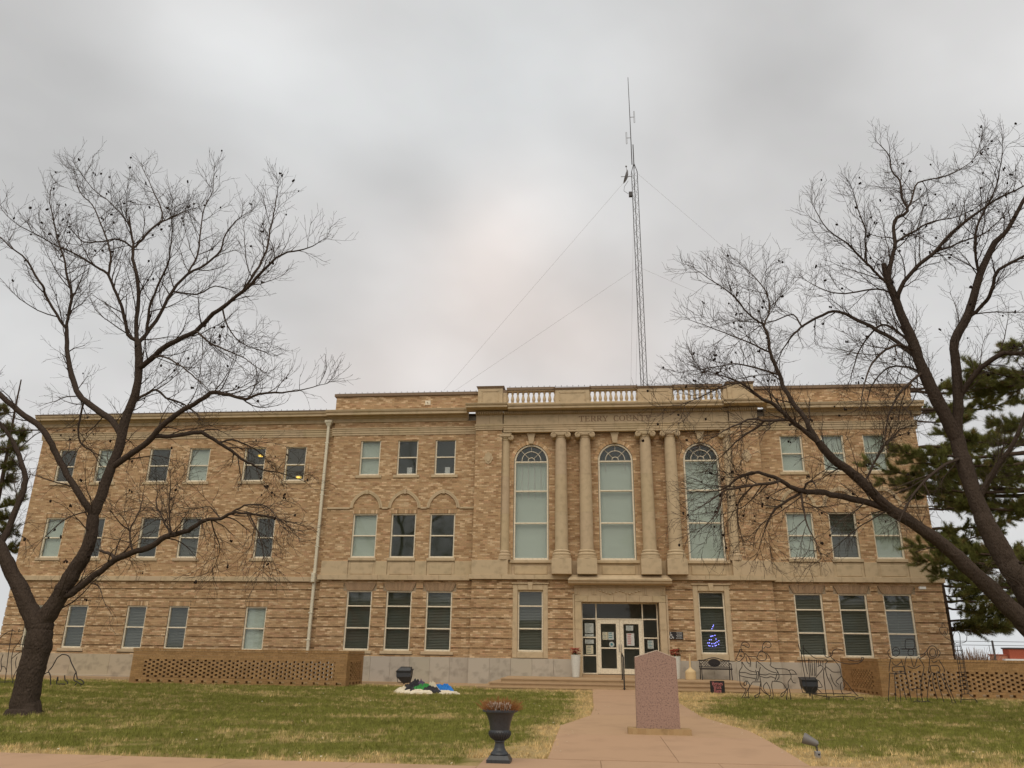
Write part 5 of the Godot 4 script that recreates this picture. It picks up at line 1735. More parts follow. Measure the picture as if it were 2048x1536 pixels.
# ---------------------------------------------------------------- radio mast on the roof
func make_mast() -> void:
	var z := -6.0
	var x := 1.88
	var o := thing("radio_mast", "slim guyed lattice radio mast with whip antenna on the roof", "antenna", Vector3(x, 12.06, z))
	var legs := [Vector3(x - 0.17, 0, z + 0.1), Vector3(x + 0.17, 0, z + 0.1), Vector3(x, 0, z - 0.19)]
	var b: MB
	for l in legs:
		b = MB.new()
		b.bar(l + Vector3(0, 12.06, 0), l + Vector3(0, 28.6, 0), 0.022, 6)
		b.bar(l + Vector3(0, 28.6, 0), Vector3(x, 29.3, z), 0.022, 6)
		part("leg", b, M.dark_steel, o)
	b = MB.new()
	var y := 12.3
	var k := 0
	while y < 28.4:
		for i in 3:
			var a: Vector3 = legs[i]
			var e: Vector3 = legs[(i + 1) % 3]
			if k % 2:
				var q := a; a = e; e = q
			b.bar(a + Vector3(0, y, 0), e + Vector3(0, y + 0.38, 0), 0.009, 4)
		y += 0.38
		k += 1
	part("bracing", b, M.steel, o, "stuff")
	b = MB.new()
	b.bar(Vector3(x, 28.9, z), Vector3(x, 30.6, z), 0.032, 6)
	part("top_pole", b, M.dark_steel, o)
	b = MB.new()
	b.tube(PackedVector3Array([Vector3(x - 0.11, 29.2, z), Vector3(x - 0.11, 32.4, z), Vector3(x - 0.12, 35.6, z)]), PackedFloat32Array([0.032, 0.026, 0.018]), 6)
	part("whip_antenna", b, M.dark_steel, o)
	for q in [[31.1, -0.42], [32.6, 0.14]]:
		b = MB.new()
		var xx: float = x - 0.11 + (0.26 if q[1] > 0 else -0.26)
		b.bar(Vector3(x - 0.11, q[0], z), Vector3(xx, q[0], z), 0.018, 5)
		b.tube(PackedVector3Array([Vector3(xx - 0.03, q[0] - 0.42, z), Vector3(xx + 0.03, q[0] - 0.42, z), Vector3(xx + 0.03, q[0] + 0.42, z), Vector3(xx - 0.03, q[0] + 0.42, z), Vector3(xx - 0.03, q[0] - 0.42, z)]), PackedFloat32Array([0.012, 0.012, 0.012, 0.012, 0.012]), 5)
		part("dipole", b, M.steel, o)
	# dish with its feed arm
	b = MB.new()
	var dish := PackedVector2Array([Vector2(0.0, 0.0), Vector2(0.15, 0.02), Vector2(0.28, 0.07), Vector2(0.38, 0.14)])
	var bb := MB.new()
	bb.lathe(dish, 16)
	var turn := Basis(Vector3.FORWARD, deg_to_rad(-72.0)) 
	for i in bb.v.size():
		b.v.append(turn * (bb.v[i] * Vector3(1.2, 1, 0.9)) + Vector3(x - 0.40, 28.25, z + 0.12)); b.n.append(turn * bb.n[i]); b.c.append(Color.WHITE)
	b.ix = bb.ix
	b.bar(Vector3(x - 0.80, 28.3, z + 0.12), Vector3(x - 0.17, 28.3, z + 0.1), 0.02, 5)
	b.bar(Vector3(x - 0.42, 28.2, z + 0.12), Vector3(x - 0.46, 28.98, z + 0.12), 0.014, 5)
	b.ball(Vector3(x - 0.47, 29.0, z + 0.12), 0.06)
	part("dish_antenna", b, M.steel, o)
	b = MB.new()
	b.cbox(x - 0.38, 26.9, z + 0.05, x - 0.18, 27.2, z + 0.22)
	b.tube(PackedVector3Array([Vector3(x - 0.38, 28.0, z + 0.12), Vector3(x - 0.62, 27.6, z + 0.14), Vector3(x - 0.66, 27.3, z + 0.14), Vector3(x - 0.4, 27.1, z + 0.12)]), PackedFloat32Array([0.012, 0.012, 0.012, 0.012]), 5)
	part("radio_box", b, M.dark_steel, o)
	var guys := [[Vector3(x - 0.17, 28.5, z + 0.1), at_z(880, 790, -5.0)], [Vector3(x - 0.17, 22.2, z + 0.1), at_z(912, 780, -5.0)], [Vector3(x + 0.17, 28.5, z + 0.1), at_z(1640, 650, -6.5).lerp(at_z(1500, 520, -6.3), -0.9)],
		[Vector3(x + 0.17, 22.2, z + 0.1), at_z(1640, 690, -6.5).lerp(at_z(1390, 575, -6.3), -0.35)], [Vector3(x, 28.5, z - 0.19), Vector3(x - 0.75, 12.1, z - 2.6)], [Vector3(x, 22.2, z - 0.19), Vector3(x - 0.5, 12.1, z - 2.6)]]
	for q in guys:
		b = MB.new()
		var a: Vector3 = q[0]
		var e: Vector3 = q[1]
		if e.y > 12.1:
			e = a.lerp(e, (a.y - 12.1) / (a.y - e.y))
		b.bar(a, e, 0.0055, 4)
		part("guy_wire", b, M.guy, o)

# ---------------------------------------------------------------- pierced brick screen walls
func screen_wall(label: String, x0: float, x1: float, zf: float, ret_x: float, ret_z: float, hole0: float, hole1: float, ret_holes: Array) -> void:
	var gy := ground_y(zf) - 0.03
	var o := thing("brick_screen_wall", label, "wall", Vector3((x0 + x1) * 0.5, gy, zf), "pierced brick screen walls")
	var top := 1.52
	var t := 0.2
	var field0 := 0.60
	var rows := 9
	var ch := 0.0695
	var field1 := field0 + rows * ch
	# solid brick round the pierced field
	var b := MB.new()
	var inner := 1.0 if ret_x > x0 + 1.0 else -1.0
	for q in [[x0, x1, gy, 0.44], [x0, x1, 0.52, field0], [x0, x1, field1, top], [x0, hole0, field0, field1], [hole1, x1, field0, field1]]:
		if q[1] - q[0] > 0.01:
			screen_bricks(b, q[0], q[1], q[2], q[3], zf, t, 0)
	# bottom row with drain slots
	var x := x0 + 0.25
	var last := x0
	while x < x1:
		screen_bricks(b, last, minf(x, x1), 0.44, 0.52, zf, t, 0)
		last = x + 0.2
		x += 0.42
	if last < x1:
		screen_bricks(b, last, x1, 0.44, 0.52, zf, t, 0)
	# return wall
	var za := minf(zf - t, ret_z)
	var rz0 := ret_z
	var rz1 := zf - t
	for q in [[gy, 0.44], [0.52, field0], [field1, top]]:
		screen_bricks(b, rz0, rz1, q[0], q[1], ret_x, t, 1)
	screen_bricks(b, rz0, ret_holes[0], field0, field1, ret_x, t, 1)
	screen_bricks(b, ret_holes[1], rz1, field0, field1, ret_x, t, 1)
	x = rz0 + 0.2
	last = rz0
	while x < rz1:
		screen_bricks(b, last, x, 0.44, 0.52, ret_x, t, 1)
		last = x + 0.2
		x += 0.42
	if last < rz1:
		screen_bricks(b, last, rz1, 0.44, 0.52, ret_x, t, 1)
	part("brickwork", b, M.brick, o, "stuff")
	# cap of header bricks
	b = MB.new()
	x = x0 - 0.02
	while x < x1 + 0.02:
		b.box(x, top + 0.004, zf - t - 0.02, minf(x + 0.1, x1 + 0.02), top + 0.078, zf + 0.02, screen_color())
		x += 0.107
	x = rz0
	while x < rz1 - 0.05:
		b.box(ret_x - t * 0.5 - 0.02, top + 0.004, x, ret_x + t * 0.5 + 0.02, top + 0.078, x + 0.1, screen_color())
		x += 0.107
	part("coping_bricks", b, M.brick, o, "stuff")
	# the pierced field: every brick its own, gaps between them
	var pitch := 0.307
	var shapes := []
	for i in 4:
		var m := MB.new()
		m.box(-0.1045, 0.0, -t * 0.5, 0.1045, ch - 0.006, t * 0.5, screen_color())
		shapes.append(m.mesh())
	var count := 0
	for j in rows:
		var off := 0.0 if j % 2 == 0 else pitch * 0.5
		x = hole0 + 0.11 + off
		while x < hole1 - 0.08:
			var h := MeshInstance3D.new()
			h.mesh = shapes[rng.randi() % 4]
			h.material_override = M.brick
			h.name = "brick"
			o.add_child(h, true)
			h.position = Vector3(x, field0 + j * ch + 0.003, zf - t * 0.5) - o.position
			x += pitch
			count += 1
		var fill := [[hole0, hole0 + pitch * 0.5 - 0.098]] if j % 2 else []
		fill.append([x - pitch + 0.2025, hole1])
		for q in fill:
			if q[1] - q[0] < 0.02:
				continue
			var hb := MB.new()
			hb.box(q[0] + 0.002, field0 + j * ch + 0.003, zf - t, q[1] - 0.002, field0 + (j + 1) * ch - 0.003, zf, screen_color())
			part("brick", hb, M.brick, o)
	b = MB.new()
	for j in rows:
		x = ret_holes[0] + 0.05 + (0.0 if j % 2 == 0 else 0.153)
		while x < ret_holes[1] - 0.06:
			b.box(ret_x - t * 0.5, field0 + j * ch + 0.003, x - 0.1, ret_x + t * 0.5, field0 + (j + 1) * ch - 0.003, x + 0.1, screen_color())
			x += 0.307
	part("pierced_return", b, M.brick, o, "stuff")

func screen_color() -> Color:
	var k := rng.randf_range(0.86, 1.14)
	return Color(0.38 * k, 0.228 * k, 0.105 * k)

# axis 0: wall along x with its front at s; axis 1: wall along z centred on x = s
func screen_bricks(b: MB, a0: float, a1: float, y0: float, y1: float, s: float, t: float, axis: int) -> void:
	var k := maxi(1, int(round((y1 - y0) / 0.0695)))
	for j in k:
		var ya := lerpf(y0, y1, float(j) / k)
		var yb := lerpf(y0, y1, float(j + 1) / k) - 0.004
		var x := a0 - (0.11 if j % 2 else 0.0)
		while x < a1:
			var p := maxf(x, a0)
			var q := minf(x + 0.215, a1)
			if q - p > 0.01:
				if axis == 0:
					b.box(p, ya, s - t, q, yb, s, screen_color())
				else:
					b.box(s - t * 0.5, ya, p, s + t * 0.5, yb, q, screen_color())
			x += 0.219

func make_walls() -> void:
	screen_wall("pierced brown brick screen wall standing before the courthouse wing", -18.15, -9.98, 4.6, -10.08, 2.5, -17.72, -10.42, [2.9, 4.15])
	screen_wall("pierced brown brick screen wall behind the wire carolers", 8.45, 16.5, 4.6, 8.55, 0.4, 8.86, 14.9, [1.6, 3.9])

# ---------------------------------------------------------------- granite monument
func make_monument() -> void:
	var z := 16.45
	var x := 0.08
	var gy := ground_y(z) + 0.045
	var o := thing("granite_monument", "pink granite tablet with peaked top on a rough stone plinth", "monument", Vector3(x, gy, z))
	var b := MB.new()
	b.extrude(PackedVector2Array([Vector2(-0.425, 0.10), Vector2(0.425, 0.10), Vector2(0.412, 1.415), Vector2(0.03, 1.555), Vector2(-0.415, 1.42)]), 0.20, Transform3D(Basis(), Vector3(x, gy, z - 0.1)))
	part("tablet", b, M.granite, o)
	b = MB.new()
	for s in [[Vector2(-0.418, 1.421), Vector2(0.03, 1.557)], [Vector2(0.03, 1.557), Vector2(0.415, 1.416)]]:
		var a: Vector2 = s[0]
		var e: Vector2 = s[1]
		b.extrude(PackedVector2Array([a, e, e + Vector2(0, 0.012), a + Vector2(0, 0.012)]), 0.20, Transform3D(Basis(), Vector3(x, gy, z - 0.1)))
	part("rough_edge", b, M.granite_edge, o)
	# worn rows of shallow letters, too faint to read
	b = MB.new()
	for j in 11:
		var y := gy + 0.20 + j * 0.082
		var xx := x - 0.32 + rng.randf() * 0.06
		while xx < x + 0.30:
			var l := rng.randf_range(0.02, 0.075)
			for q in int(l / 0.016):
				b.box(xx + q * 0.016, y + rng.randf_range(0, 0.006), z + 0.0985, xx + q * 0.016 + 0.006, y + rng.randf_range(0.016, 0.024), z + 0.1008)
			xx += l + 0.022
	part("worn_lettering", b, M.granite_edge_faint, o, "stuff")
	b = MB.new()
	var n := 14
	var prev := []
	for i in n + 1:
		var f := float(i) / n
		var xx := lerpf(x - 0.60, x + 0.63, f)
		prev.append([xx, rng.randf_range(-0.012, 0.012), rng.randf_range(-0.016, 0.016), rng.randf_range(-0.01, 0.01)])
	for i in n:
		var p: Array = prev[i]
		var q: Array = prev[i + 1]
		b.hexa([Vector3(p[0], gy - 0.05, z + 0.2 + p[2]), Vector3(q[0], gy - 0.05, z + 0.2 + q[2]), Vector3(q[0], gy - 0.05, z - 0.2), Vector3(p[0], gy - 0.05, z - 0.2),
			Vector3(p[0], gy + 0.10 + p[1] * 0.4, z + 0.18 + p[3]), Vector3(q[0], gy + 0.10 + q[1] * 0.4, z + 0.18 + q[3]), Vector3(q[0], gy + 0.10 + q[1] * 0.4, z - 0.19), Vector3(p[0], gy + 0.10 + p[1] * 0.4, z - 0.19)], tone(0.1))
	part("plinth", b, M.plinth, o)

# ---------------------------------------------------------------- urn of dead plants
func make_urn() -> void:
	var p := Vector3(-2.64, 0.04, 20.5)
	var o := thing("iron_urn", "dark cast-iron urn holding dead rust-coloured plants", "planter", p)
	var b := MB.new()
	b.box(p.x - 0.178, p.y, p.z - 0.178, p.x + 0.178, p.y + 0.045, p.z + 0.178)
	b.hexa([p + Vector3(-0.17, 0.045, 0.17), p + Vector3(0.17, 0.045, 0.17), p + Vector3(0.17, 0.045, -0.17), p + Vector3(-0.17, 0.045, -0.17), p + Vector3(-0.14, 0.1, 0.14), p + Vector3(0.14, 0.1, 0.14), p + Vector3(0.14, 0.1, -0.14), p + Vector3(-0.14, 0.1, -0.14)])
	part("square_foot", b, M.urn_iron, o)
	b = MB.new()
	var prof := PackedVector2Array()
	for q in [[0.0, 0.1], [0.135, 0.1], [0.14, 0.115], [0.125, 0.135], [0.10, 0.16], [0.082, 0.20], [0.071, 0.25], [0.07, 0.27], [0.08, 0.285], [0.076, 0.30], [0.11, 0.325], [0.145, 0.36], [0.163, 0.39], [0.165, 0.415], [0.156, 0.435], [0.150, 0.45], [0.158, 0.5], [0.17, 0.56], [0.19, 0.62], [0.215, 0.675], [0.235, 0.70], [0.272, 0.708], [0.272, 0.728], [0.25, 0.74], [0.225, 0.735], [0.2, 0.68], [0.0, 0.66]]:
		prof.append(Vector2(q[0], q[1]))
	b.lathe(prof, 40, p)
	part("bowl", b, M.urn_iron, o)
	b = MB.new()
	for i in 24:
		var a := TAU * i / 24.0
		b.tube(PackedVector3Array([p + Vector3(cos(a) * 0.085, 0.305, sin(a) * 0.085), p + Vector3(cos(a) * 0.138, 0.345, sin(a) * 0.138), p + Vector3(cos(a) * 0.166, 0.395, sin(a) * 0.166), p + Vector3(cos(a) * 0.163, 0.43, sin(a) * 0.163)]), PackedFloat32Array([0.006, 0.012, 0.014, 0.006]), 5)
	part("gadroon", b, M.urn_iron, o, "stuff")
	b = MB.new()
	for i in 420:
		var a := rng.randf() * TAU
		var r := sqrt(rng.randf()) * 0.19
		var s := p + Vector3(cos(a) * r, 0.68, sin(a) * r)
		var h := rng.randf_range(0.10, 0.26) * (1.1 - r * 1.8)
		var d := Vector3(cos(a) * r * 0.9 + rng.randf_range(-0.05, 0.05), h, sin(a) * r * 0.9 + rng.randf_range(-0.05, 0.05))
		b.tube(PackedVector3Array([s, s + d * 0.6, s + d + Vector3(rng.randf_range(-1, 1), 0, rng.randf_range(-1, 1)) * 0.02]), PackedFloat32Array([0.005, 0.0045, 0.002]), 3)
	part("rust_stalks", b, M.straw_stalk, o, "stuff")
	b = MB.new()
	for i in 190:
		var a := rng.randf_range(0.1, PI - 0.1) if i % 4 else rng.randf() * TAU
		var r := rng.randf_range(0.05, 0.15)
		var s := p + Vector3(cos(a) * r, 0.72 + rng.randf() * 0.1, sin(a) * r)
		var q := p + Vector3(cos(a) * (r + 0.09), rng.randf_range(0.70, 0.80), sin(a) * (r + 0.09))
		b.tube(PackedVector3Array([s, s.lerp(q, 0.5) + Vector3(0, 0.05, 0), q]), PackedFloat32Array([0.007, 0.007, 0.004]), 3)
	part("grey_stalks", b, M.grey_stalk, o, "stuff")

# ---------------------------------------------------------------- wire yard figures, bent from dark rod, standing upright on the lawn
# paths in zoomed pixels: [x, y, x, y ...]; origin and scale lead back to the photograph
func wire_figure(called: String, label: String, ox: float, oy: float, sc: float, z: float, paths: Array, rod := 0.0125, tilt := 0.0) -> void:
	var first := at_z(ox + paths[0][0] / sc, oy + paths[0][1] / sc, z)
	var o := thing(called, label, "wire figure", Vector3(first.x, ground_y(z), z), "wire yard figures")
	var b := MB.new()
	for q in paths:
		var p := PackedVector3Array()
		var k: int = q.size() / 2
		var raw := PackedVector3Array()
		for i in k:
			raw.append(at_z(ox + q[2 * i] / sc, oy + q[2 * i + 1] / sc, z + tilt * sin(i * 1.7)))
		for i in k - 1:
			for t in 4:
				p.append(raw[i].cubic_interpolate(raw[i + 1], raw[maxi(i - 1, 0)], raw[mini(i + 2, k - 1)], t / 4.0))
		p.append(raw[k - 1])
		var r := PackedFloat32Array()
		r.resize(p.size())
		r.fill(rod)
		b.tube(p, r, 5)
	part("rod_outline", b, M.wire, o)
	# stakes into the turf
	b = MB.new()
	var lo := INF
	var xs := []
	for q in paths:
		for i in q.size() / 2:
			var w := at_z(ox + q[2 * i] / sc, oy + q[2 * i + 1] / sc, z)
			if w.y < ground_y(z) + 0.14:
				xs.append(w)
	for i in range(0, xs.size(), 3):
		var w: Vector3 = xs[i]
		b.bar(w, Vector3(w.x, ground_y(z) - 0.08, w.z), rod * 0.9, 5)
	if xs.size():
		part("ground_stakes", b, M.wire, o)

func ring(cx: float, cy: float, rx: float, ry: float) -> Array:
	var out := []
	for i in 13:
		out.append(cx + cos(TAU * i / 12.0) * rx); out.append(cy + sin(TAU * i / 12.0) * ry)
	return out

func make_wire_figures() -> void:
	var horses := [[100, 410, 80, 380, 95, 320, 140, 300, 190, 330, 190, 370, 150, 365, 125, 350, 95, 350], [60, 430, 20, 520, 15, 550, 60, 565, 90, 540, 130, 490, 110, 440, 60, 430], [60, 430, 70, 400, 110, 440], [60, 490, 85, 480, 95, 500, 60, 490],
		[130, 450, 180, 500, 210, 560, 205, 640], [150, 500, 165, 570, 200, 600], [90, 570, 95, 640, 60, 700, 65, 800, 75, 880, 120, 930, 150, 940], [95, 570, 140, 640, 200, 690, 280, 710, 320, 700],
		[65, 715, 150, 720, 220, 745, 300, 740], [65, 760, 150, 780, 220, 790, 280, 800], [280, 680, 300, 760, 280, 830], [320, 700, 320, 780, 300, 830], [245, 845, 355, 845], [150, 940, 130, 1000, 95, 1060], [120, 860, 150, 830, 160, 870, 130, 900, 120, 860],
		[165, 830, 200, 890, 180, 960, 190, 1060], [240, 845, 190, 930, 160, 980, 130, 1060], [355, 845, 340, 920, 330, 1000, 275, 1030, 270, 1050, 310, 1055, 345, 990], [350, 930, 400, 990, 470, 1030], [180, 500, 290, 505, 300, 540],
		[375, 410, 380, 350, 400, 310, 440, 290, 485, 315, 490, 360, 450, 380, 420, 365, 390, 390], [310, 490, 300, 510, 330, 550, 400, 550, 430, 520, 420, 460, 370, 430, 330, 440, 310, 490], [340, 440, 360, 410, 390, 440], [335, 490, 360, 480, 375, 500],
		[430, 450, 480, 520, 490, 590, 480, 620, 550, 660, 690, 670, 740, 700, 765, 760, 760, 800, 725, 850, 730, 920, 690, 960], [735, 690, 770, 680, 810, 700, 840, 740], [770, 800, 790, 850, 830, 860], [300, 560, 360, 610, 430, 670, 500, 705, 560, 720],
		[550, 665, 590, 720, 600, 780, 560, 840], [580, 700, 560, 780, 540, 840], [340, 740, 420, 750, 470, 735, 550, 745, 850, 740], [345, 770, 430, 790, 490, 775, 560, 800], [510, 835, 630, 850, 690, 920, 700, 960, 640, 1000, 625, 1030, 645, 1045, 690, 980],
		[350, 640, 330, 720, 350, 830, 360, 920], [510, 835, 500, 900, 520, 1010, 515, 1080, 530, 1140], [430, 850, 470, 920, 490, 1010, 465, 1030, 400, 960, 390, 900, 430, 850], [720, 940, 705, 1050, 700, 1090, 720, 1140], [740, 940, 760, 1050, 750, 1090],
		[350, 1110, 460, 1110, 720, 1140], [95, 1060, 60, 1130, 350, 1140], [130, 1060, 190, 1060], [290, 560, 290, 660]]
	wire_figure("wire_horses", "dark wire outline of two plumed horses standing on the lawn", 1470, 1240, 6.827, 6.6, horses)
	var sleigh := [[985, 970, 970, 860, 930, 640, 900, 440, 880, 390, 865, 330], [990, 740, 945, 520, 935, 400, 930, 340], [930, 380, 1000, 450, 1060, 500, 1120, 530, 1200, 530, 1260, 545], [1000, 520, 1020, 800], [1020, 530, 1040, 760], [1050, 540, 1060, 760], [1080, 540, 1090, 770], [1110, 540, 1105, 760], [1140, 560, 1140, 620], [1170, 560, 1165, 620], [1200, 560, 1200, 620],
		[1205, 390, 1220, 470, 1260, 510, 1320, 480, 1340, 420, 1400, 395, 1480, 420], [1290, 430, 1320, 520, 1370, 550], [1270, 560, 1230, 620, 1300, 680, 1340, 710, 1440, 710], [1330, 530, 1390, 590, 1430, 650, 1450, 760], [1130, 640, 1160, 620, 1200, 640, 1190, 680, 1140, 740, 1090, 800], [1240, 640, 1210, 700, 1220, 850, 1250, 1040], [1230, 650, 1260, 780, 1320, 900, 1350, 1030], [1300, 740, 1340, 850, 1385, 910],
		[1450, 760, 1480, 810, 1550, 890, 1600, 960, 1680, 1040], [1450, 770, 1380, 840, 1420, 880], [1455, 850, 1440, 900, 1460, 990, 1500, 1010, 1590, 995], [1470, 820, 1500, 880, 1480, 930], [1090, 800, 1130, 850, 1080, 920, 1050, 960, 1060, 1090, 1080, 1150], [1140, 820, 1190, 910, 1120, 930, 1180, 990],
		[970, 990, 1100, 1005, 1300, 1000, 1480, 1010], [1060, 1010, 1280, 1050, 1480, 1040, 1650, 1050], [1280, 1040, 1280, 1150], [1480, 1040, 1480, 1180], [1500, 1110, 1560, 1130, 1700, 1120, 1750, 1090, 1740, 1060, 1660, 1070, 1560, 1120], [1380, 550, 1450, 580, 1560, 600, 1680, 590, 1730, 560, 1760, 520, 1730, 510, 1720, 550, 1640, 560, 1540, 540]]
	wire_figure("wire_sleigh", "dark wire outline of a driven carriage behind the wire horses", 1470, 1240, 6.827, 6.5, sleigh)
	var carol := [ring(320, 565, 58, 68), [230, 530, 200, 560, 205, 610, 240, 660, 280, 670], [285, 560, 320, 540, 360, 560], [240, 670, 220, 800, 215, 870], [400, 680, 450, 830, 455, 900], [270, 800, 380, 790, 440, 800, 450, 860, 280, 870, 270, 800], [260, 720, 290, 760, 340, 770, 400, 720], [225, 890, 215, 1100, 215, 1340, 350, 1360], [300, 900, 310, 1100, 320, 1330], [380, 1140, 400, 1360], [430, 1100, 480, 1300], [225, 890, 300, 900, 455, 900],
		[470, 380, 530, 370, 600, 390, 600, 510, 470, 510, 470, 380], [390, 520, 640, 520], ring(550, 575, 45, 52), [490, 640, 465, 700, 460, 850, 500, 1000, 520, 1140], [660, 640, 740, 760, 750, 830, 710, 1000, 700, 1130], [550, 650, 600, 800, 650, 650], [490, 780, 600, 820, 700, 770], [520, 1140, 560, 1340], [520, 1140, 640, 1130, 700, 1130], [640, 1140, 650, 1320], [700, 1130, 730, 1330, 750, 1390], [660, 600, 740, 600, 800, 545], [690, 670, 760, 620, 775, 590],
		ring(880, 570, 78, 98), ring(885, 580, 46, 62), [960, 520, 1000, 570, 990, 620, 960, 650], [840, 660, 830, 800, 820, 860], [980, 690, 1060, 820, 1060, 880], [850, 780, 970, 780, 990, 880, 870, 880, 850, 780], [870, 690, 900, 730, 960, 700], [870, 890, 830, 1000, 800, 1290], [900, 890, 890, 1050, 960, 1300], [940, 890, 980, 1080, 1060, 1340], [990, 890, 1080, 1080, 1180, 1310], [1040, 890, 1120, 1080, 1240, 1350], [800, 1300, 850, 1340, 950, 1360, 1060, 1360, 1240, 1350], [215, 1340, 400, 1350, 720, 1330, 840, 1330], [560, 1340, 650, 1320, 730, 1330]]
	wire_figure("wire_carolers", "dark wire outline of three carolers, one in a top hat", 1750, 1230, 7.68, 6.6, carol)
	var lamp := [[1335, 1220, 1290, 850, 1225, 470], [1380, 1220, 1320, 850, 1260, 470], [1420, 1210, 1340, 640, 1300, 470], [1440, 1210, 1360, 650, 1320, 470], [1000, 195, 1100, 195, 1120, 240, 1080, 320, 1020, 290, 990, 230, 1000, 195], [1030, 190, 1035, 115, 1080, 180], ring(1070, 275, 14, 22), [1070, 340, 1140, 380, 1200, 420, 1240, 440], [1370, 230, 1380, 280, 1410, 320, 1460, 290, 1470, 230, 1370, 230], ring(1412, 280, 12, 22), [1240, 420, 1330, 430, 1400, 400, 1410, 330], [1230, 470, 1200, 330, 1240, 250, 1300, 300, 1310, 470], [1235, 250, 1240, 190], [1320, 1300, 1545, 1300, 1550, 1400, 1330, 1390, 1320, 1300], [1335, 1220, 1320, 1300], [1440, 1210, 1545, 1290]]
	for i in 12:
		var f := i / 11.0
		lamp.append([lerpf(1228, 1335, f), lerpf(480, 1215, f), lerpf(1322, 1440, f), lerpf(478, 1210, f)])
	wire_figure("wire_lamp_post", "dark wire outline of a lamp post with two hanging lanterns", 1750, 1230, 7.68, 6.5, lamp, 0.010)
	var angel := [[90, 1240, 100, 1150, 150, 750, 190, 450, 240, 170], [0, 350, 100, 260, 240, 200, 300, 230], [380, 170, 350, 230, 400, 210, 450, 200], [440, 300, 380, 400, 320, 480, 260, 560, 220, 750, 220, 900, 230, 1130], [430, 600, 330, 650, 220, 750], [330, 700, 300, 800, 310, 930], [450, 760, 380, 870, 300, 1000, 250, 1120, 240, 1260], [-60, 470, 200, 470, 480, 465], [-60, 1190, 120, 1190, 340, 1180], [-20, 480, -60, 700, -40, 900, 0, 1180], [0, 350, -50, 420, -60, 470], [60, 660, 20, 800, 30, 920, 0, 1000], [20, 900, 90, 900, 130, 1000], [480, 300, 430, 500, 440, 640]]
	wire_figure("wire_tall_figure", "tall dark wire outline partly hidden by the tree trunk", 0, 1240, 9.6, 6.3, angel)
	var arch := [[930, 980, 1000, 900, 1090, 740, 1150, 690, 1210, 660, 1300, 680, 1340, 730, 1370, 820, 1440, 960, 1460, 1000, 1430, 1060, 1420, 1150, 1470, 1180, 1560, 1230, 1610, 1220, 1590, 1170, 1540, 1140, 1490, 1130, 1470, 1050, 1460, 1000], [930, 990, 960, 1050, 970, 1120, 970, 1250], [930, 1000, 850, 1040, 820, 1110], [1090, 1240, 1090, 1170, 1110, 1090, 1110, 1170], [1240, 1060, 1250, 1150, 1290, 1180, 1300, 1230], [860, 1290, 1000, 1290], [1080, 1230, 1250, 1230], [1000, 1310, 1150, 1320, 1300, 1300, 1420, 1270, 1470, 1210]]
	wire_figure("wire_arched_figure", "low arched dark wire outline on the grass beside the trunk", 0, 1240, 9.6, 6.6, arch, 0.019)

# ---------------------------------------------------------------- lamps on the lawn
func floodlight(label: String, p: Vector3, w: float, lean: float, lid: bool) -> void:
	var o := thing("floodlight", label, "floodlight", p, "floodlights on the lawn")
	var b := MB.new()
	b.bar(p - Vector3(0, 0.1, 0), p + Vector3(0, 0.16, 0), 0.03, 8)
	part("post", b, M.dark_steel, o)
	b = MB.new()
	var h := w * 0.5
	var pts := []
	# deep tapered housing, mouth turned up towards the wall
	for q in [[0.10, 0.62, -0.10, -0.12], [0.58, 1.0, -0.16, 0.16]]:
		pass
	var y0 := 0.1
	var y1 := 0.46
	b.hexa([p + Vector3(-h * 0.55 + lean, y0, 0.09), p + Vector3(h * 0.55 + lean, y0, 0.09), p + Vector3(h * 0.55 + lean, y0, -0.06), p + Vector3(-h * 0.55 + lean, y0, -0.06),
		p + Vector3(-h, y0 + 0.2, 0.17), p + Vector3(h, y0 + 0.2, 0.17), p + Vector3(h, y0 + 0.2, -0.16), p + Vector3(-h, y0 + 0.2, -0.16)])
	b.hexa([p + Vector3(-h, y0 + 0.2, 0.17), p + Vector3(h, y0 + 0.2, 0.17), p + Vector3(h, y0 + 0.2, -0.16), p + Vector3(-h, y0 + 0.2, -0.16),
		p + Vector3(-h * 1.03, y1, 0.15), p + Vector3(h * 1.03, y1, 0.15), p + Vector3(h * 1.03, y1 + 0.08, -0.22), p + Vector3(-h * 1.03, y1 + 0.08, -0.22)])
	part("housing", b, M.iron, o)
	b = MB.new()
	b.hexa([p + Vector3(-h * 1.08, y1 + 0.003, 0.17), p + Vector3(h * 1.08, y1 + 0.003, 0.17), p + Vector3(h * 1.08, y1 + 0.085, -0.24), p + Vector3(-h * 1.08, y1 + 0.085, -0.24),
		p + Vector3(-h * 1.08, y1 + 0.04, 0.18), p + Vector3(h * 1.08, y1 + 0.04, 0.18), p + Vector3(h * 1.08, y1 + 0.125, -0.23), p + Vector3(-h * 1.08, y1 + 0.125, -0.23)])
	part("rim", b, M.iron, o)
	if lid:
		b = MB.new()
		b.hexa([p + Vector3(-h * 0.85, y1 + 0.06, 0.12), p + Vector3(h * 0.9, y1 + 0.06, 0.12), p + Vector3(h * 0.9, y1 + 0.1, -0.2), p + Vector3(-h * 0.85, y1 + 0.1, -0.2), p + Vector3(-h * 0.7, y1 + 0.17, 0.05), p + Vector3(h * 0.88, y1 + 0.17, 0.05), p + Vector3(h * 0.88, y1 + 0.2, -0.2), p + Vector3(-h * 0.7, y1 + 0.2, -0.2)])
		part("glare_hood", b, M.iron, o)
	for s in [-1.0, 1.0]:
		b = MB.new()
		b.tube(PackedVector3Array([p + Vector3(0, 0.08, 0), p + Vector3(s * h * 0.9, 0.1, 0), p + Vector3(s * h * 1.08, 0.32, 0)]), PackedFloat32Array([0.014, 0.014, 0.014]), 5)
		part("bracket", b, M.dark_steel, o)

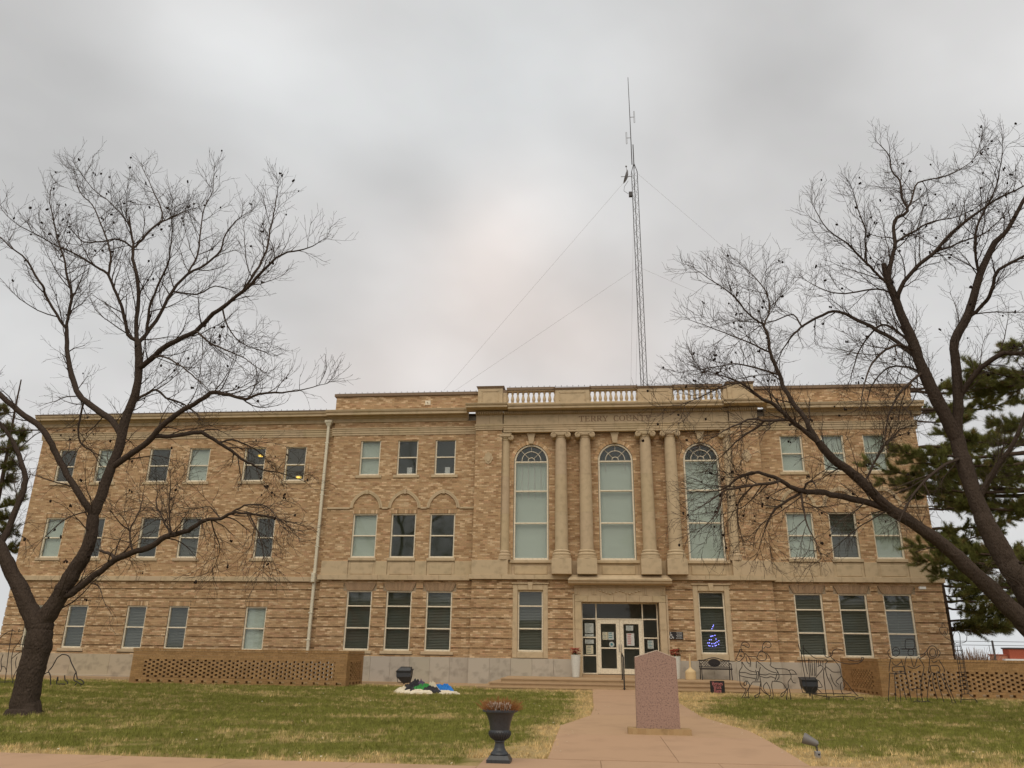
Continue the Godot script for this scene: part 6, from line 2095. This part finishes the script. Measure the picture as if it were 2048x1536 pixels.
func make_lamps() -> void:
	floodlight("boxy black floodlight with hood behind the heap of coloured fabric", Vector3(-8.35, 0.40, 2.45), 0.55, 0.08, true)
	floodlight("black floodlight behind the wire carriage", Vector3(6.02, ground_y(4.9) + 0.02, 4.9), 0.5, 0.03, false)
	var p := Vector3(2.50, ground_y(18.8), 18.8)
	var o := thing("spotlight", "small grey bullet spotlight on a conduit box at the path edge", "spotlight", p)
	var b := MB.new()
	b.cbox(p.x - 0.045, p.y - 0.03, p.z - 0.03, p.x + 0.045, p.y + 0.10, p.z + 0.04, 0.012)
	part("conduit_box", b, M.steel, o)
	b = MB.new()
	b.tube(PackedVector3Array([p + Vector3(0.012, 0.055, 0.04), p + Vector3(0.012, 0.055, 0.043)]), PackedFloat32Array([0.014, 0.014]), 8, Color.WHITE, true)
	part("knockout", b, M.black_paint, o)
	b = MB.new()
	b.tube(PackedVector3Array([p + Vector3(0, 0.1, 0), p + Vector3(0.0, 0.15, 0), p + Vector3(-0.012, 0.18, 0)]), PackedFloat32Array([0.014, 0.014, 0.018]), 7)
	part("swivel", b, M.dark_steel, o)
	b = MB.new()
	var d := Vector3(-0.90, 0.36, -0.25).normalized()
	var a := p + Vector3(0.03, 0.205, 0)
	var pts := PackedVector3Array()
	var r := PackedFloat32Array()
	for q in [[0.0, 0.02], [0.015, 0.045], [0.05, 0.056], [0.13, 0.07], [0.19, 0.083], [0.205, 0.088], [0.245, 0.088], [0.25, 0.078], [0.235, 0.07]]:
		pts.append(a + d * q[0]); r.append(q[1])
	b.tube(pts, r, 18, Color.WHITE, true)
	part("lamp_head", b, M.spot_grey, o)

# ---------------------------------------------------------------- slumped inflatable
func mound(b: MB, c: Vector3, rx: float, rz: float, h: float, sd: int, turn: float, fold: float) -> void:
	var f := FastNoiseLite.new()
	f.seed = sd
	f.frequency = 1.0
	f.fractal_octaves = 3
	var nr := 18
	var na := 52
	var pos := []
	var spin := Basis(Vector3.UP, turn)
	for i in nr + 1:
		for k in na + 1:
			var a := TAU * (k % na) / na
			var t := float(i) / nr
			var edge := 1.0 + 0.55 * f.get_noise_2d(cos(a) * 1.1 + sd, sin(a) * 1.1) + 0.12 * f.get_noise_2d(cos(a) * 5.0, sin(a) * 5.0 + sd)
			var x := cos(a) * t * edge
			var z := sin(a) * t * edge
			# sharp creases running across a soft slope
			var crease := 1.0 - 2.2 * absf(f.get_noise_2d(x * 2.1 + sd, z * 3.2))
			var y := h * (pow(maxf(0.0, 1.0 - t * t), 0.55) * (0.55 + 0.45 * f.get_noise_2d(x * 1.3 - sd, z * 1.3)) + fold * crease * (1.0 - 0.6 * t))
			y = maxf(y, 0.012 + 0.03 * (1.0 - t))
			if i == nr:
				y = -0.01
			pos.append(c + spin * Vector3(x * rx, y, z * rz))
	for i in nr:
		for k in na:
			var p: Vector3 = pos[i * (na + 1) + k]
			var q: Vector3 = pos[i * (na + 1) + k + 1]
			var r: Vector3 = pos[(i + 1) * (na + 1) + k + 1]
			var w: Vector3 = pos[(i + 1) * (na + 1) + k]
			b.tri(p, r, w)
			if i > 0:
				b.tri(p, q, r)

func make_inflatable() -> void:
	var c := Vector3(-6.68, ground_y(6.6), 6.6)
	var o := thing("deflated_inflatable", "slumped heap of white, black, green and blue inflatable fabric", "inflatable", c)
	for q in [["white_fabric", "fabric_white", Vector3(-0.1, 0, 0.16), 0.72, 0.30, 0.15, 3, 0.1], ["white_fold", "fabric_white", Vector3(-0.72, 0, 0.05), 0.30, 0.24, 0.20, 8, 0.5], ["white_edge", "fabric_white", Vector3(0.66, 0, 0.16), 0.46, 0.16, 0.13, 9, -0.2], ["white_ridge", "fabric_white", Vector3(0.22, 0.0, -0.10), 0.40, 0.12, 0.36, 12, -0.7],
			["black_fabric", "fabric_black", Vector3(-0.34, 0.02, -0.04), 0.40, 0.26, 0.38, 4, 0.4], ["black_lobe", "fabric_black", Vector3(0.2, 0.03, 0.16), 0.34, 0.15, 0.22, 5, -0.3], ["green_fabric", "fabric_green", Vector3(-0.03, 0.05, 0.02), 0.34, 0.14, 0.29, 6, 0.6], ["blue_fabric", "fabric_blue", Vector3(0.56, 0.0, -0.14), 0.46, 0.22, 0.34, 7, -0.5], ["purple_fabric", "fabric_purple", Vector3(-0.14, 0.12, -0.08), 0.17, 0.13, 0.30, 11, 0.2]]:
		var b := MB.new()
		mound(b, c + q[2], q[3], q[4], q[5], q[6], q[7], 0.35)
		part(q[0], b, M[q[1]], o)

# ---------------------------------------------------------------- things by the door
func make_entrance_things() -> void:
	var fl := 0.742
	# bench
	var x0 := 2.96
	var x1 := 4.16
	var z := 1.0
	var o := thing("garden_bench", "black cast-iron bench with lattice back under the lit window", "bench", Vector3(3.56, fl, z))
	var b: MB
	for x in [x0 + 0.04, x1 - 0.04]:
		b = MB.new()
		b.tube(PackedVector3Array([Vector3(x, fl, z + 0.34), Vector3(x, fl + 0.2, z + 0.28), Vector3(x, fl + 0.42, z + 0.3), Vector3(x, fl + 0.58, z + 0.27), Vector3(x, fl + 0.60, z + 0.05), Vector3(x, fl + 0.56, z - 0.16)]), PackedFloat32Array([0.02, 0.018, 0.018, 0.018, 0.02, 0.016]), 6)
		part("armrest", b, M.bench_iron, o)
		b = MB.new()
		b.tube(PackedVector3Array([Vector3(x, fl, z - 0.24), Vector3(x, fl + 0.4, z - 0.14), Vector3(x, fl + 0.72, z - 0.22)]), PackedFloat32Array([0.02, 0.02, 0.016]), 6)
		part("rear_leg", b, M.bench_iron, o)
	b = MB.new()
	for i in 7:
		b.cbox(x0, fl + 0.395, z - 0.14 + i * 0.063, x1, fl + 0.42, z - 0.095 + i * 0.063, 0.005)
	part("seat", b, M.bench_iron, o)
	b = MB.new()
	b.cbox(x0, fl + 0.37, z + 0.28, x1, fl + 0.425, z + 0.31, 0.006)
	part("seat_rail", b, M.bench_iron, o)
	b = MB.new()
	var topl := PackedVector3Array()
	var rr := PackedFloat32Array()
	for i in 25:
		var f := i / 24.0
		topl.append(Vector3(lerpf(x0, x1, f), fl + 0.70 + 0.10 * pow(sin(f * PI), 3.0), z - 0.22))
		rr.append(0.02)
	b.tube(topl, rr, 6)
	b.bar(Vector3(x0, fl + 0.46, z - 0.17), Vector3(x1, fl + 0.46, z - 0.17), 0.016)
	part("back_rail", b, M.bench_iron, o)
	b = MB.new()
	for i in range(-3, 14):
		for s in [-1.0, 1.0]:
			var xa := x0 + i * 0.1
			var p := Vector3(xa, fl + 0.46, z - 0.17)
			var q := Vector3(xa + s * 0.25, fl + 0.71, z - 0.22)
			if minf(p.x, q.x) < x0 or maxf(p.x, q.x) > x1:
				continue
			b.bar(p, q, 0.008, 4)
	part("back_lattice", b, M.bench_iron, o, "stuff")
	b = MB.new()
	var med := PackedVector2Array()
	for i in 18:
		med.append(Vector2(cos(TAU * i / 18.0) * 0.23, sin(TAU * i / 18.0) * 0.145))
	b.extrude(med, 0.02, Transform3D(Basis(), Vector3(3.56, fl + 0.62, z - 0.215)))
	part("back_medallion", b, M.bench_iron, o)
	# cigarette receptacle
	o = thing("ash_receptacle", "beige plastic cigarette receptacle with slim neck beside the bench", "ash bin", Vector3(2.58, fl, 1.2))
	b = MB.new()
	var prof := PackedVector2Array()
	for q in [[0.0, 0.0], [0.195, 0.0], [0.2, 0.02], [0.205, 0.17], [0.195, 0.18], [0.195, 0.2], [0.205, 0.21], [0.2, 0.29], [0.15, 0.34], [0.08, 0.385], [0.05, 0.42]]:
		prof.append(Vector2(q[0], q[1]))
	b.lathe(prof, 24, Vector3(2.58, fl, 1.2))
	part("drum", b, M.beige_plastic, o)
	b = MB.new()
	b.lathe(PackedVector2Array([Vector2(0.05, 0.42), Vector2(0.035, 0.45), Vector2(0.032, 0.88), Vector2(0.05, 0.89), Vector2(0.05, 0.92), Vector2(0.0, 0.925)]), 14, Vector3(2.58, fl, 1.2))
	part("neck", b, M.beige_plastic, o)
	# tall white planters
	var spots := [[-1.83, "tall white planter of red flowers standing clear of the monument"], [2.06, "tall white planter of red flowers and dark sprigs partly behind the granite monument"]]
	for n in 2:
		var px: float = spots[n][0]
		var at := Vector3(px, fl, 1.0)
		o = thing("white_planter", spots[n][1], "planter", at, "white planters by the door")
		b = MB.new()
		b.lathe(PackedVector2Array([Vector2(0.0, 0.0), Vector2(0.125, 0.0), Vector2(0.135, 0.02), Vector2(0.175, 0.5), Vector2(0.192, 0.80), Vector2(0.195, 0.83), Vector2(0.175, 0.835), Vector2(0.16, 0.78), Vector2(0.0, 0.77)]), 28, at)
		part("pot", b, M.white_pot, o)
		b = MB.new()
		for i in 110:
			var a := rng.randf() * TAU
			var r := sqrt(rng.randf()) * 0.2
			var c := at + Vector3(cos(a) * r, 0.84 + rng.randf_range(0.02, 0.25), sin(a) * r)
			for k in 5:
				var t := TAU * k / 5.0 + a
				var u := Vector3(cos(t), rng.randf_range(0.1, 0.5), sin(t)) * rng.randf_range(0.03, 0.055)
				var w := Vector3(-sin(t), 0.2, cos(t)) * 0.02
				b.tri(c, c + u + w, c + u - w)
		part("red_flowers", b, M.flower_red, o, "stuff")
		b = MB.new()
		for i in 90 if n == 1 else 45:
			var a := rng.randf() * TAU
			var r := sqrt(rng.randf()) * 0.18
			var c := at + Vector3(cos(a) * r, 0.80 + rng.randf_range(0.0, 0.1), sin(a) * r)
			if n == 1 and i % 2:
				c = at + Vector3(0.12 + rng.randf_range(-0.06, 0.12), 0.84 + rng.randf() * 0.28, rng.randf_range(-0.1, 0.1))
			var u := Vector3(cos(a), rng.randf_range(0.2, 1.2), sin(a)) * rng.randf_range(0.04, 0.08)
			var w := Vector3(-sin(a), 0, cos(a)) * 0.02
			b.tri(c - w, c + w, c + u); b.tri(c + w, c - w, c + u * 0.9 - Vector3(0, 0.01, 0))
		part("leaves", b, M.leaf_green, o, "stuff")
	# hand rail at the middle of the steps
	o = thing("step_handrail", "thin black metal handrail post in the middle of the steps", "handrail", Vector3(-0.08, 0.47, 3.9))
	b = MB.new()
	b.tube(PackedVector3Array([Vector3(-0.08, 0.44, 4.1), Vector3(-0.08, 1.50, 4.1), Vector3(-0.08, 1.53, 4.0), Vector3(-0.09, 1.66, 2.9), Vector3(-0.09, 1.62, 2.85), Vector3(-0.09, 0.742, 2.85)]), PackedFloat32Array([0.024, 0.024, 0.024, 0.024, 0.024, 0.024]), 8)
	part("rail", b, M.black_paint, o)
	for p in [Vector3(-0.08, 0.475, 4.1), Vector3(-0.09, 0.742, 2.85)]:
		b = MB.new()
		b.lathe(PackedVector2Array([Vector2(0.05, 0.0), Vector2(0.05, 0.012), Vector2(0.024, 0.02)]), 12, p)
		part("floor_flange", b, M.black_paint, o)
	# yard sign
	var sp := Vector3(3.09, ground_y(4.35), 4.35)
	o = thing("yard_sign", "small black yard sign with red script by the steps", "sign", sp)
	b = MB.new()
	b.box(sp.x - 0.245, 0.40, sp.z - 0.006, sp.x + 0.245, 0.80, sp.z + 0.006)
	part("board", b, M.black_paint, o)
	b = MB.new()
	for dx in [-0.15, 0.15]:
		b.bar(Vector3(sp.x + dx, sp.y - 0.1, sp.z - 0.012), Vector3(sp.x + dx, 0.7, sp.z - 0.012), 0.005, 5)
	part("wire_stake", b, M.steel, o)
	var words := ["Heroes", "Work", "Here"]
	var font := SystemFont.new()
	font.font_names = PackedStringArray(["Droid Serif"])
	font.font_italic = true
	for i in 3:
		var tm := TextMesh.new()
		tm.font = font
		tm.text = words[i]
		tm.font_size = 48
		tm.pixel_size = 0.01
		tm.depth = 0.002
		var bx := tm.get_aabb()
		var t := MeshInstance3D.new()
		t.name = "lettering"
		t.mesh = tm
		t.material_override = M.sign_red
		o.add_child(t, true)
		var wdt: float = [0.36, 0.27, 0.25][i]
		t.scale = Vector3(wdt / bx.size.x, 0.11 / bx.size.y, 1)
		t.position = Vector3(0.0 - bx.get_center().x * t.scale.x, [0.71, 0.59, 0.475][i] - sp.y - bx.get_center().y * t.scale.y, 0.0085)
	# wheelchair access sign on the wall
	o = thing("access_sign", "black wall plaque with white wheelchair symbol beside the entrance", "sign", Vector3(2.19, 2.21, 0.32))
	b = MB.new()
	b.cbox(1.90, 2.215, 0.30, 2.48, 2.51, 0.325, 0.004)
	part("plaque", b, M.black_paint, o)
	b = MB.new()
	var c0 := Vector3(2.0, 2.315, 0.327)
	var arc := PackedVector3Array()
	var ar := PackedFloat32Array()
	for i in 15:
		var a := lerpf(2.3, 6.1, i / 14.0)
		arc.append(c0 + Vector3(cos(a), sin(a), 0) * 0.062); ar.append(0.011)
	b.tube(arc, ar, 5)
	b.tube(PackedVector3Array([c0 + Vector3(-0.012, 0.125, 0), c0 + Vector3(-0.005, 0.03, 0), c0 + Vector3(0.055, 0.025, 0), c0 + Vector3(0.085, -0.055, 0), c0 + Vector3(0.115, -0.045, 0)]), PackedFloat32Array([0.012, 0.013, 0.013, 0.012, 0.011]), 5)
	b.bar(c0 + Vector3(-0.01, 0.08, 0), c0 + Vector3(0.045, 0.078, 0), 0.009, 5)
	b.ball(c0 + Vector3(-0.012, 0.155, 0), 0.019, 8, 6)
	part("wheelchair_symbol", b, M.white, o)
	b = MB.new()
	for j in 5:
		var x: float = 2.2 + [0.02, 0.03, 0.0, 0.03, 0.0][j]
		var y := 2.475 - j * 0.052
		while x < 2.44:
			var l := rng.randf_range(0.02, 0.06)
			b.box(x, y - 0.010, 0.3255, minf(x + l, 2.44), y + 0.004, 0.327)
			x += l + 0.012
	part("small_print", b, M.white, o)
	# ornament of blue lights in the window right of the door
	o = thing("light_ornament", "ball-shaped ornament of glowing blue lights hanging inside the window", "ornament", at_z(1424, 1282, 0.10))
	var zl := 0.105
	var dots := [[970, 315], [992, 310], [1015, 305], [1055, 295], [950, 378], [985, 378], [1075, 365], [920, 440], [950, 440], [995, 455], [1040, 455], [1068, 440], [1095, 420], [1130, 400], [935, 490], [960, 500], [1010, 505], [1060, 495], [1080, 487], [1125, 465], [1015, 130], [995, 170], [1025, 100]]
	for q in dots:
		b = MB.new()
		b.ball(at_z(1320 + q[0] / 9.6, 1240 + q[1] / 9.6, zl), 0.018, 6, 4)
		part("led_bulb", b, M.led, o)
	b = MB.new()
	for q in [[920, 940, 440, 0.08], [935, 1125, 490, 0.0]]:
		pass
	var hoop := PackedVector3Array()
	var hr := PackedFloat32Array()
	for i in 21:
		hoop.append(at_z(1320 + (1030 + cos(TAU * i / 20.0) * 112) / 9.6, 1240 + (405 + sin(TAU * i / 20.0) * 115) / 9.6, zl))
		hr.append(0.004)
	b.tube(hoop, hr, 4)
	part("wire_hoop", b, M.wire, o)
	# security camera near the corner
	var sc := Vector3(12.03, 4.27, 0.02)
	o = thing("security_camera", "small white security camera under the belt course at the corner", "camera", sc)
	b = MB.new()
	b.bar(sc, sc + Vector3(0, 0.02, 0.14), 0.03, 8)
	part("bracket", b, M.white, o)
	b = MB.new()
	b.hexa([sc + Vector3(-0.13, -0.03, 0.12), sc + Vector3(0.12, -0.03, 0.10), sc + Vector3(0.12, -0.03, 0.22), sc + Vector3(-0.13, -0.03, 0.25)].map(func(q): return q) + [sc + Vector3(-0.13, 0.07, 0.12), sc + Vector3(0.12, 0.07, 0.10), sc + Vector3(0.12, 0.07, 0.22), sc + Vector3(-0.13, 0.07, 0.25)])
	part("camera_body", b, M.white, o)

# ---------------------------------------------------------------- strings of small bulbs clipped along the roof edges
func bulb_string(label: String, x0: float, x1: float, y: float, z: float, step: float) -> void:
	var o := thing("bulb_string", label, "light string", Vector3((x0 + x1) * 0.5, y, z), "bulb strings on the roof edge")
	var b := MB.new()
	b.bar(Vector3(x0, y + 0.012, z), Vector3(x1, y + 0.012, z), 0.006, 4)
	part("cord", b, M.wire, o)
	var m := MB.new()
	m.lathe(PackedVector2Array([Vector2(0.0, 0.0), Vector2(0.009, 0.0), Vector2(0.010, 0.03), Vector2(0.015, 0.045), Vector2(0.010, 0.07), Vector2(0.0, 0.085)]), 6)
	var mesh := m.mesh()
	var x := x0 + step * 0.5
	while x < x1:
		var q := MeshInstance3D.new()
		q.mesh = mesh
		q.material_override = M.dark_steel
		q.name = "bulb"
		o.add_child(q, true)
		q.position = Vector3(x, y, z) - o.position
		x += step

func make_bulbs() -> void:
	bulb_string("string of small unlit bulbs along the parapet nearer the brick wing", -12.9, -6.25, 13.0, 0.03, 0.27)
	bulb_string("string of small unlit bulbs along the parapet nearer the pines", 6.25, 12.9, 13.0, 0.03, 0.27)
	bulb_string("string of small unlit bulbs along the balustrade", -4.8, 4.8, 13.02, 0.42, 0.26)
	bulb_string("string of small unlit bulbs along the wing's eaves", -27.4, -13.1, 12.125, 0.33, 0.27)

# ---------------------------------------------------------------- warm lamps seen in two wing windows
func make_room_lamps() -> void:
	for q in [[522, 911, -1.0, "glowing warm ceiling lamp seen through a wing window"], [598, 954, -0.75, "glowing warm desk lamp seen low in a wing window"]]:
		var p := at_z(q[0], q[1], q[2])
		var o := thing("room_lamp", q[3], "lamp", p)
		var b := MB.new()
		b.lathe(PackedVector2Array([Vector2(0.0, -0.06), Vector2(0.1, -0.055), Vector2(0.14, -0.02), Vector2(0.15, 0.02), Vector2(0.0, 0.05)]), 16, p)
		part("lamp_shade", b, M.warm_lamp, o)
		b = MB.new()
		var end := Vector3(p.x, 11.75, p.z) if p.y > 9.6 else Vector3(p.x, 8.47, p.z)
		b.bar(p, end, 0.012, 6)
		part("lamp_stem", b, M.dark_steel, o)
		var l := OmniLight3D.new()
		l.light_color = Color(1.0, 0.84, 0.45)
		l.light_energy = 0.15
		l.light_size = 0.2
		l.omni_range = 12.0
		l.omni_attenuation = 2.0
		l.shadow_enabled = true
		add_child(l)
		l.position = p + Vector3(0, -0.12, 0.1)

# ---------------------------------------------------------------- far things past the corner
func make_far() -> void:
	var o := thing("red_brick_building", "low red brick building far off past the screen wall", "building", Vector3(100, -0.35, -167))
	var b := MB.new()
	b.box(96.0, -0.35, -170, 125, 4.15, -167)
	part("wall", b, M.red_brick_far, o)
	b = MB.new()
	b.box(95.8, 4.15, -170.2, 125.2, 4.45, -166.8)
	part("roof_edge", b, M.dark_steel, o)
	b = MB.new()
	b.box(92.6, -0.35, -169.5, 95.98, 2.7, -168)
	part("side_wall", b, M.pink_wall_far, o)
	b = MB.new()
	b.box(92.4, 2.7, -169.7, 96.0, 2.95, -167.8)
	part("side_roof", b, M.red_brick_far, o)
	b = MB.new()
	b.box(94.4, 1.35, -167.5, 99.2, 1.95, -166.0)
	part("awning", b, M.white, o)
	b = MB.new()
	b.box(93.4, 0.8, -167.7, 101.0, 1.3, -166.9)
	part("window_band", b, M.black_paint, o)
	b = MB.new()
	b.bar(Vector3(94.1, 2.9, -172), Vector3(94.1, 4.9, -172), 0.06)
	part("vent_pipe", b, M.dark_steel, o)
	var top := CAM + ray(1984, 1281) * 150.0
	o = thing("utility_pole", "slim dark utility pole far off beside the red building", "pole", Vector3(top.x, -0.35, top.z))
	b = MB.new()
	b.tube(PackedVector3Array([Vector3(top.x, -0.4, top.z), top]), PackedFloat32Array([0.24, 0.19]), 8, Color.WHITE, true)
	part("shaft", b, M.dark_steel, o)
	b = MB.new()
	for dy in [0.2, 0.9]:
		var p := PackedVector3Array()
		var r := PackedFloat32Array()
		for i in 13:
			var t := i / 12.0
			p.append(top + Vector3(lerpf(-60, 60, t), -dy - 0.6 * sin(t * TAU) * 0.0, lerpf(6, -6, t)))
			r.append(0.045)
		b.tube(p, r, 4)
	part("power_line", b, M.dark_steel, o)
	var c := CAM + ray(1946, 1318) * 80.0
	o = thing("bare_shrub", "rounded leafless brown shrub far off beyond the screen wall", "shrub", Vector3(c.x, -0.35, c.z))
	b = MB.new()
	for i in 700:
		var a := rng.randf() * TAU
		var f := rng.randf_range(0.05, 1.25)
		var d := Vector3(sin(f) * cos(a), cos(f) * 0.95, sin(f) * sin(a))
		var s := Vector3(c.x + rng.randf_range(-1.6, 1.6), -0.2, c.z + rng.randf_range(-1, 1))
		var l := rng.randf_range(1.4, 3.0)
		b.tube(PackedVector3Array([s, s + d * l * 0.5 + Vector3(0, 0.25, 0), s + d * l + Vector3(rng.randf_range(-0.2, 0.2), 0.3, 0)]), PackedFloat32Array([0.03, 0.022, 0.012]), 3)
	part("stems", b, M.far_twig, o, "stuff")

# ---------------------------------------------------------------- across the road, mirrored in the courthouse windows
func street_block(label: String, x0: float, x1: float, h: float, m: Material) -> void:
	var z := 66.0
	var o := thing("street_building", label, "building", Vector3((x0 + x1) * 0.5, -0.35, z + 6.0), "buildings across the road")
	var b := MB.new()
	b.box(x0, -0.35, z, x1, h, z + 12.0)
	part("wall", b, m, o)
	b = MB.new()
	b.box(x0 - 0.1, h, z - 0.25, x1 + 0.1, h + 0.35, z + 12.1)
	part("roof_edge", b, M.coping, o)
	var k := int((x1 - x0) / 3.2)
	for i in k:
		var x := lerpf(x0, x1, (i + 0.5) / k)
		for y in ([0.5, 4.3] if h > 6.5 else [0.5]):
			b = MB.new()
			b.box(x - 0.95, y, z - 0.06, x + 0.95, y + 2.0, z - 0.03)
			part("window", b, M.print_grey, o)
	b = MB.new()
	b.box(x0 + 0.2, 2.75, z - 1.6, x1 - 0.2, 2.95, z - 0.07)
	part("canopy", b, M.dark_steel, o)

func make_street() -> void:
	street_block("two-storey dark red brick shop building across the road", -44.0, -17.0, 7.6, M.red_brick_far)
	street_block("single-storey tan shop building across the road", -16.8, 4.0, 5.2, M.mortar)
	street_block("two-storey brown brick shop building across the road", 4.2, 34.0, 8.0, M.screen)
	var src := get_node("pecan_tree") as Node3D
	var labels := ["bare pecan tree on the far kerb before the red shop", "bare pecan tree on the far kerb before the tan shop", "bare pecan tree on the far kerb before the brown shop"]
	var spots := [Vector3(-21, -0.3, 58), Vector3(-4, -0.3, 60), Vector3(13, -0.3, 58)]
	for i in 3:
		var t := src.duplicate() as Node3D
		t.name = numbered("pecan_tree")
		add_child(t)
		t.position = spots[i]
		t.rotation.y = PI + i * 1.9
		tag(t, labels[i], "tree", "bare trees across the road")

# ---------------------------------------------------------------- sky
func make_sky() -> ImageTexture:
	var w := 2048
	var h := 1024
	var n1 := FastNoiseLite.new()
	n1.seed = 37; n1.frequency = 1.0; n1.fractal_octaves = 5; n1.fractal_gain = 0.42
	# broad cloud masses: direction by photograph pixel, angular width, brightness, warmth
	var n2 := FastNoiseLite.new()
	n2.seed = 52; n2.frequency = 3.4; n2.fractal_octaves = 4; n2.fractal_gain = 0.45
	var blobs := []
	for q in [[140, 210, 0.12, -0.075, -0.002], [30, 20, 0.09, -0.03, -0.002], [260, 360, 0.10, -0.03, 0.0], [345, 45, 0.07, 0.085, -0.006], [520, 175, 0.065, 0.05, -0.006], [680, 245, 0.05, 0.03, -0.004], [1000, 220, 0.12, 0.0, -0.012], [1660, 90, 0.11, -0.085, 0.0], [1710, 300, 0.09, -0.03, 0.0], [1935, 115, 0.09, 0.055, 0.0], [1780, 205, 0.04, 0.025, 0.0],
			[1380, 320, 0.10, -0.03, 0.0], [1510, 440, 0.10, -0.03, 0.0], [790, 450, 0.06, -0.02, 0.0], [640, 640, 0.09, -0.06, 0.004], [885, 718, 0.045, 0.035, 0.0], [975, 620, 0.08, -0.012, 0.034], [1190, 690, 0.07, 0.0, 0.030], [1030, 415, 0.055, 0.055, 0.014], [965, 490, 0.05, 0.025, 0.018], [1210, 150, 0.05, 0.02, 0.0], [760, 770, 0.06, 0.0, 0.022]]:
		blobs.append([ray(q[0], q[1]).normalized(), q[2], q[3], q[4]])
	var data := PackedByteArray()
	data.resize(w * h * 3)
	for j in h:
		var up := PI * 0.5 - PI * (j + 0.5) / h
		var y := sin(up)
		var cy := cos(up)
		var o := j * w * 3
		if up < -0.02:
			for i in w:
				data[o] = 128; data[o + 1] = 122; data[o + 2] = 114
				o += 3
			continue
		for i in w:
			var a := TAU * (i + 0.5) / w
			var d := Vector3(sin(a) * cy, y, -cos(a) * cy)
			# clouds lie in a flat deck: features shrink towards the horizon
			var k := 1.0 / (maxf(y, 0.0) + 0.75) * 1.5
			var s := n1.get_noise_3d(d.x * k, d.z * k, y)
			var v := 0.852 + 0.03 * s + 0.05 * n2.get_noise_3d(d.x * k + d.z * 0.5, d.z * k, y * 1.3)
			var warm := 0.002 + 0.008 * n1.get_noise_3d(d.x * k + 9.0, d.z * k, 4.0)
			if d.z < 0.2:
				for q in blobs:
					var g: float = 1.0 - d.dot(q[0])
					var e: float = g / (q[1] * q[1])
					if e < 5.0:
						var f := exp(-e)
						v += 0.72 * q[2] * f
						warm += 0.65 * q[3] * f
			var lo := clampf(1.0 - y / 0.25, 0.0, 1.0)
			v += 0.02 * lo * lo
			warm -= 0.012 * lo * lo
			data[o] = clampi(int((v + warm) * 255.0), 0, 255)
			data[o + 1] = clampi(int((v - 0.001) * 255.0), 0, 255)
			data[o + 2] = clampi(int((v - warm * 0.55 - 0.002) * 255.0), 0, 255)
			o += 3
	return ImageTexture.create_from_image(Image.create_from_data(w, h, false, Image.FORMAT_RGB8, data))

func _ready() -> void:
	rng.seed = 20201
	cam_basis = Basis.from_euler(Vector3(deg_to_rad(ANG.x), deg_to_rad(ANG.y), deg_to_rad(ANG.z)), EULER_ORDER_YXZ)
	var cam := Camera3D.new()
	cam.name = "camera"
	cam.fov = rad_to_deg(2.0 * atan(768.0 / FPX))
	cam.near = 0.1
	cam.far = 3000.0
	add_child(cam)
	cam.transform = Transform3D(cam_basis, CAM)
	cam.current = true
	# overcast sky and a broad, weak sun behind the cloud, high in front of the facade
	var env := Environment.new()
	env.background_mode = Environment.BG_SKY
	var sky := Sky.new()
	var sm := PanoramaSkyMaterial.new()
	sm.panorama = make_sky()
	sky.sky_material = sm
	env.sky = sky
	env.background_energy_multiplier = 1.0
	env.tonemap_mode = Environment.TONE_MAPPER_LINEAR
	env.tonemap_exposure = 1.0
	env.sdfgi_enabled = true
	env.ssao_enabled = true
	env.ssil_enabled = true
	var we := WorldEnvironment.new()
	we.name = "world_environment"
	we.environment = env
	add_child(we)
	var sun := DirectionalLight3D.new()
	sun.name = "sun"
	sun.light_color = Color(1.0, 0.95, 0.87)
	sun.light_energy = 0.48
	sun.light_angular_distance = 60.0
	sun.shadow_enabled = true
	add_child(sun)
	sun.rotation_degrees = Vector3(-52, -4, 0)
	make_materials()
	mat("granite_edge_faint", lin(0.46, 0.30, 0.24), 0.8)
	make_ground()
	make_court()
	make_walls()
	make_trees()
	make_mast()
	make_monument()
	make_urn()
	make_entrance_things()
	make_lamps()
	make_inflatable()
	make_wire_figures()
	make_bulbs()
	make_room_lamps()
	make_far()
	make_street()
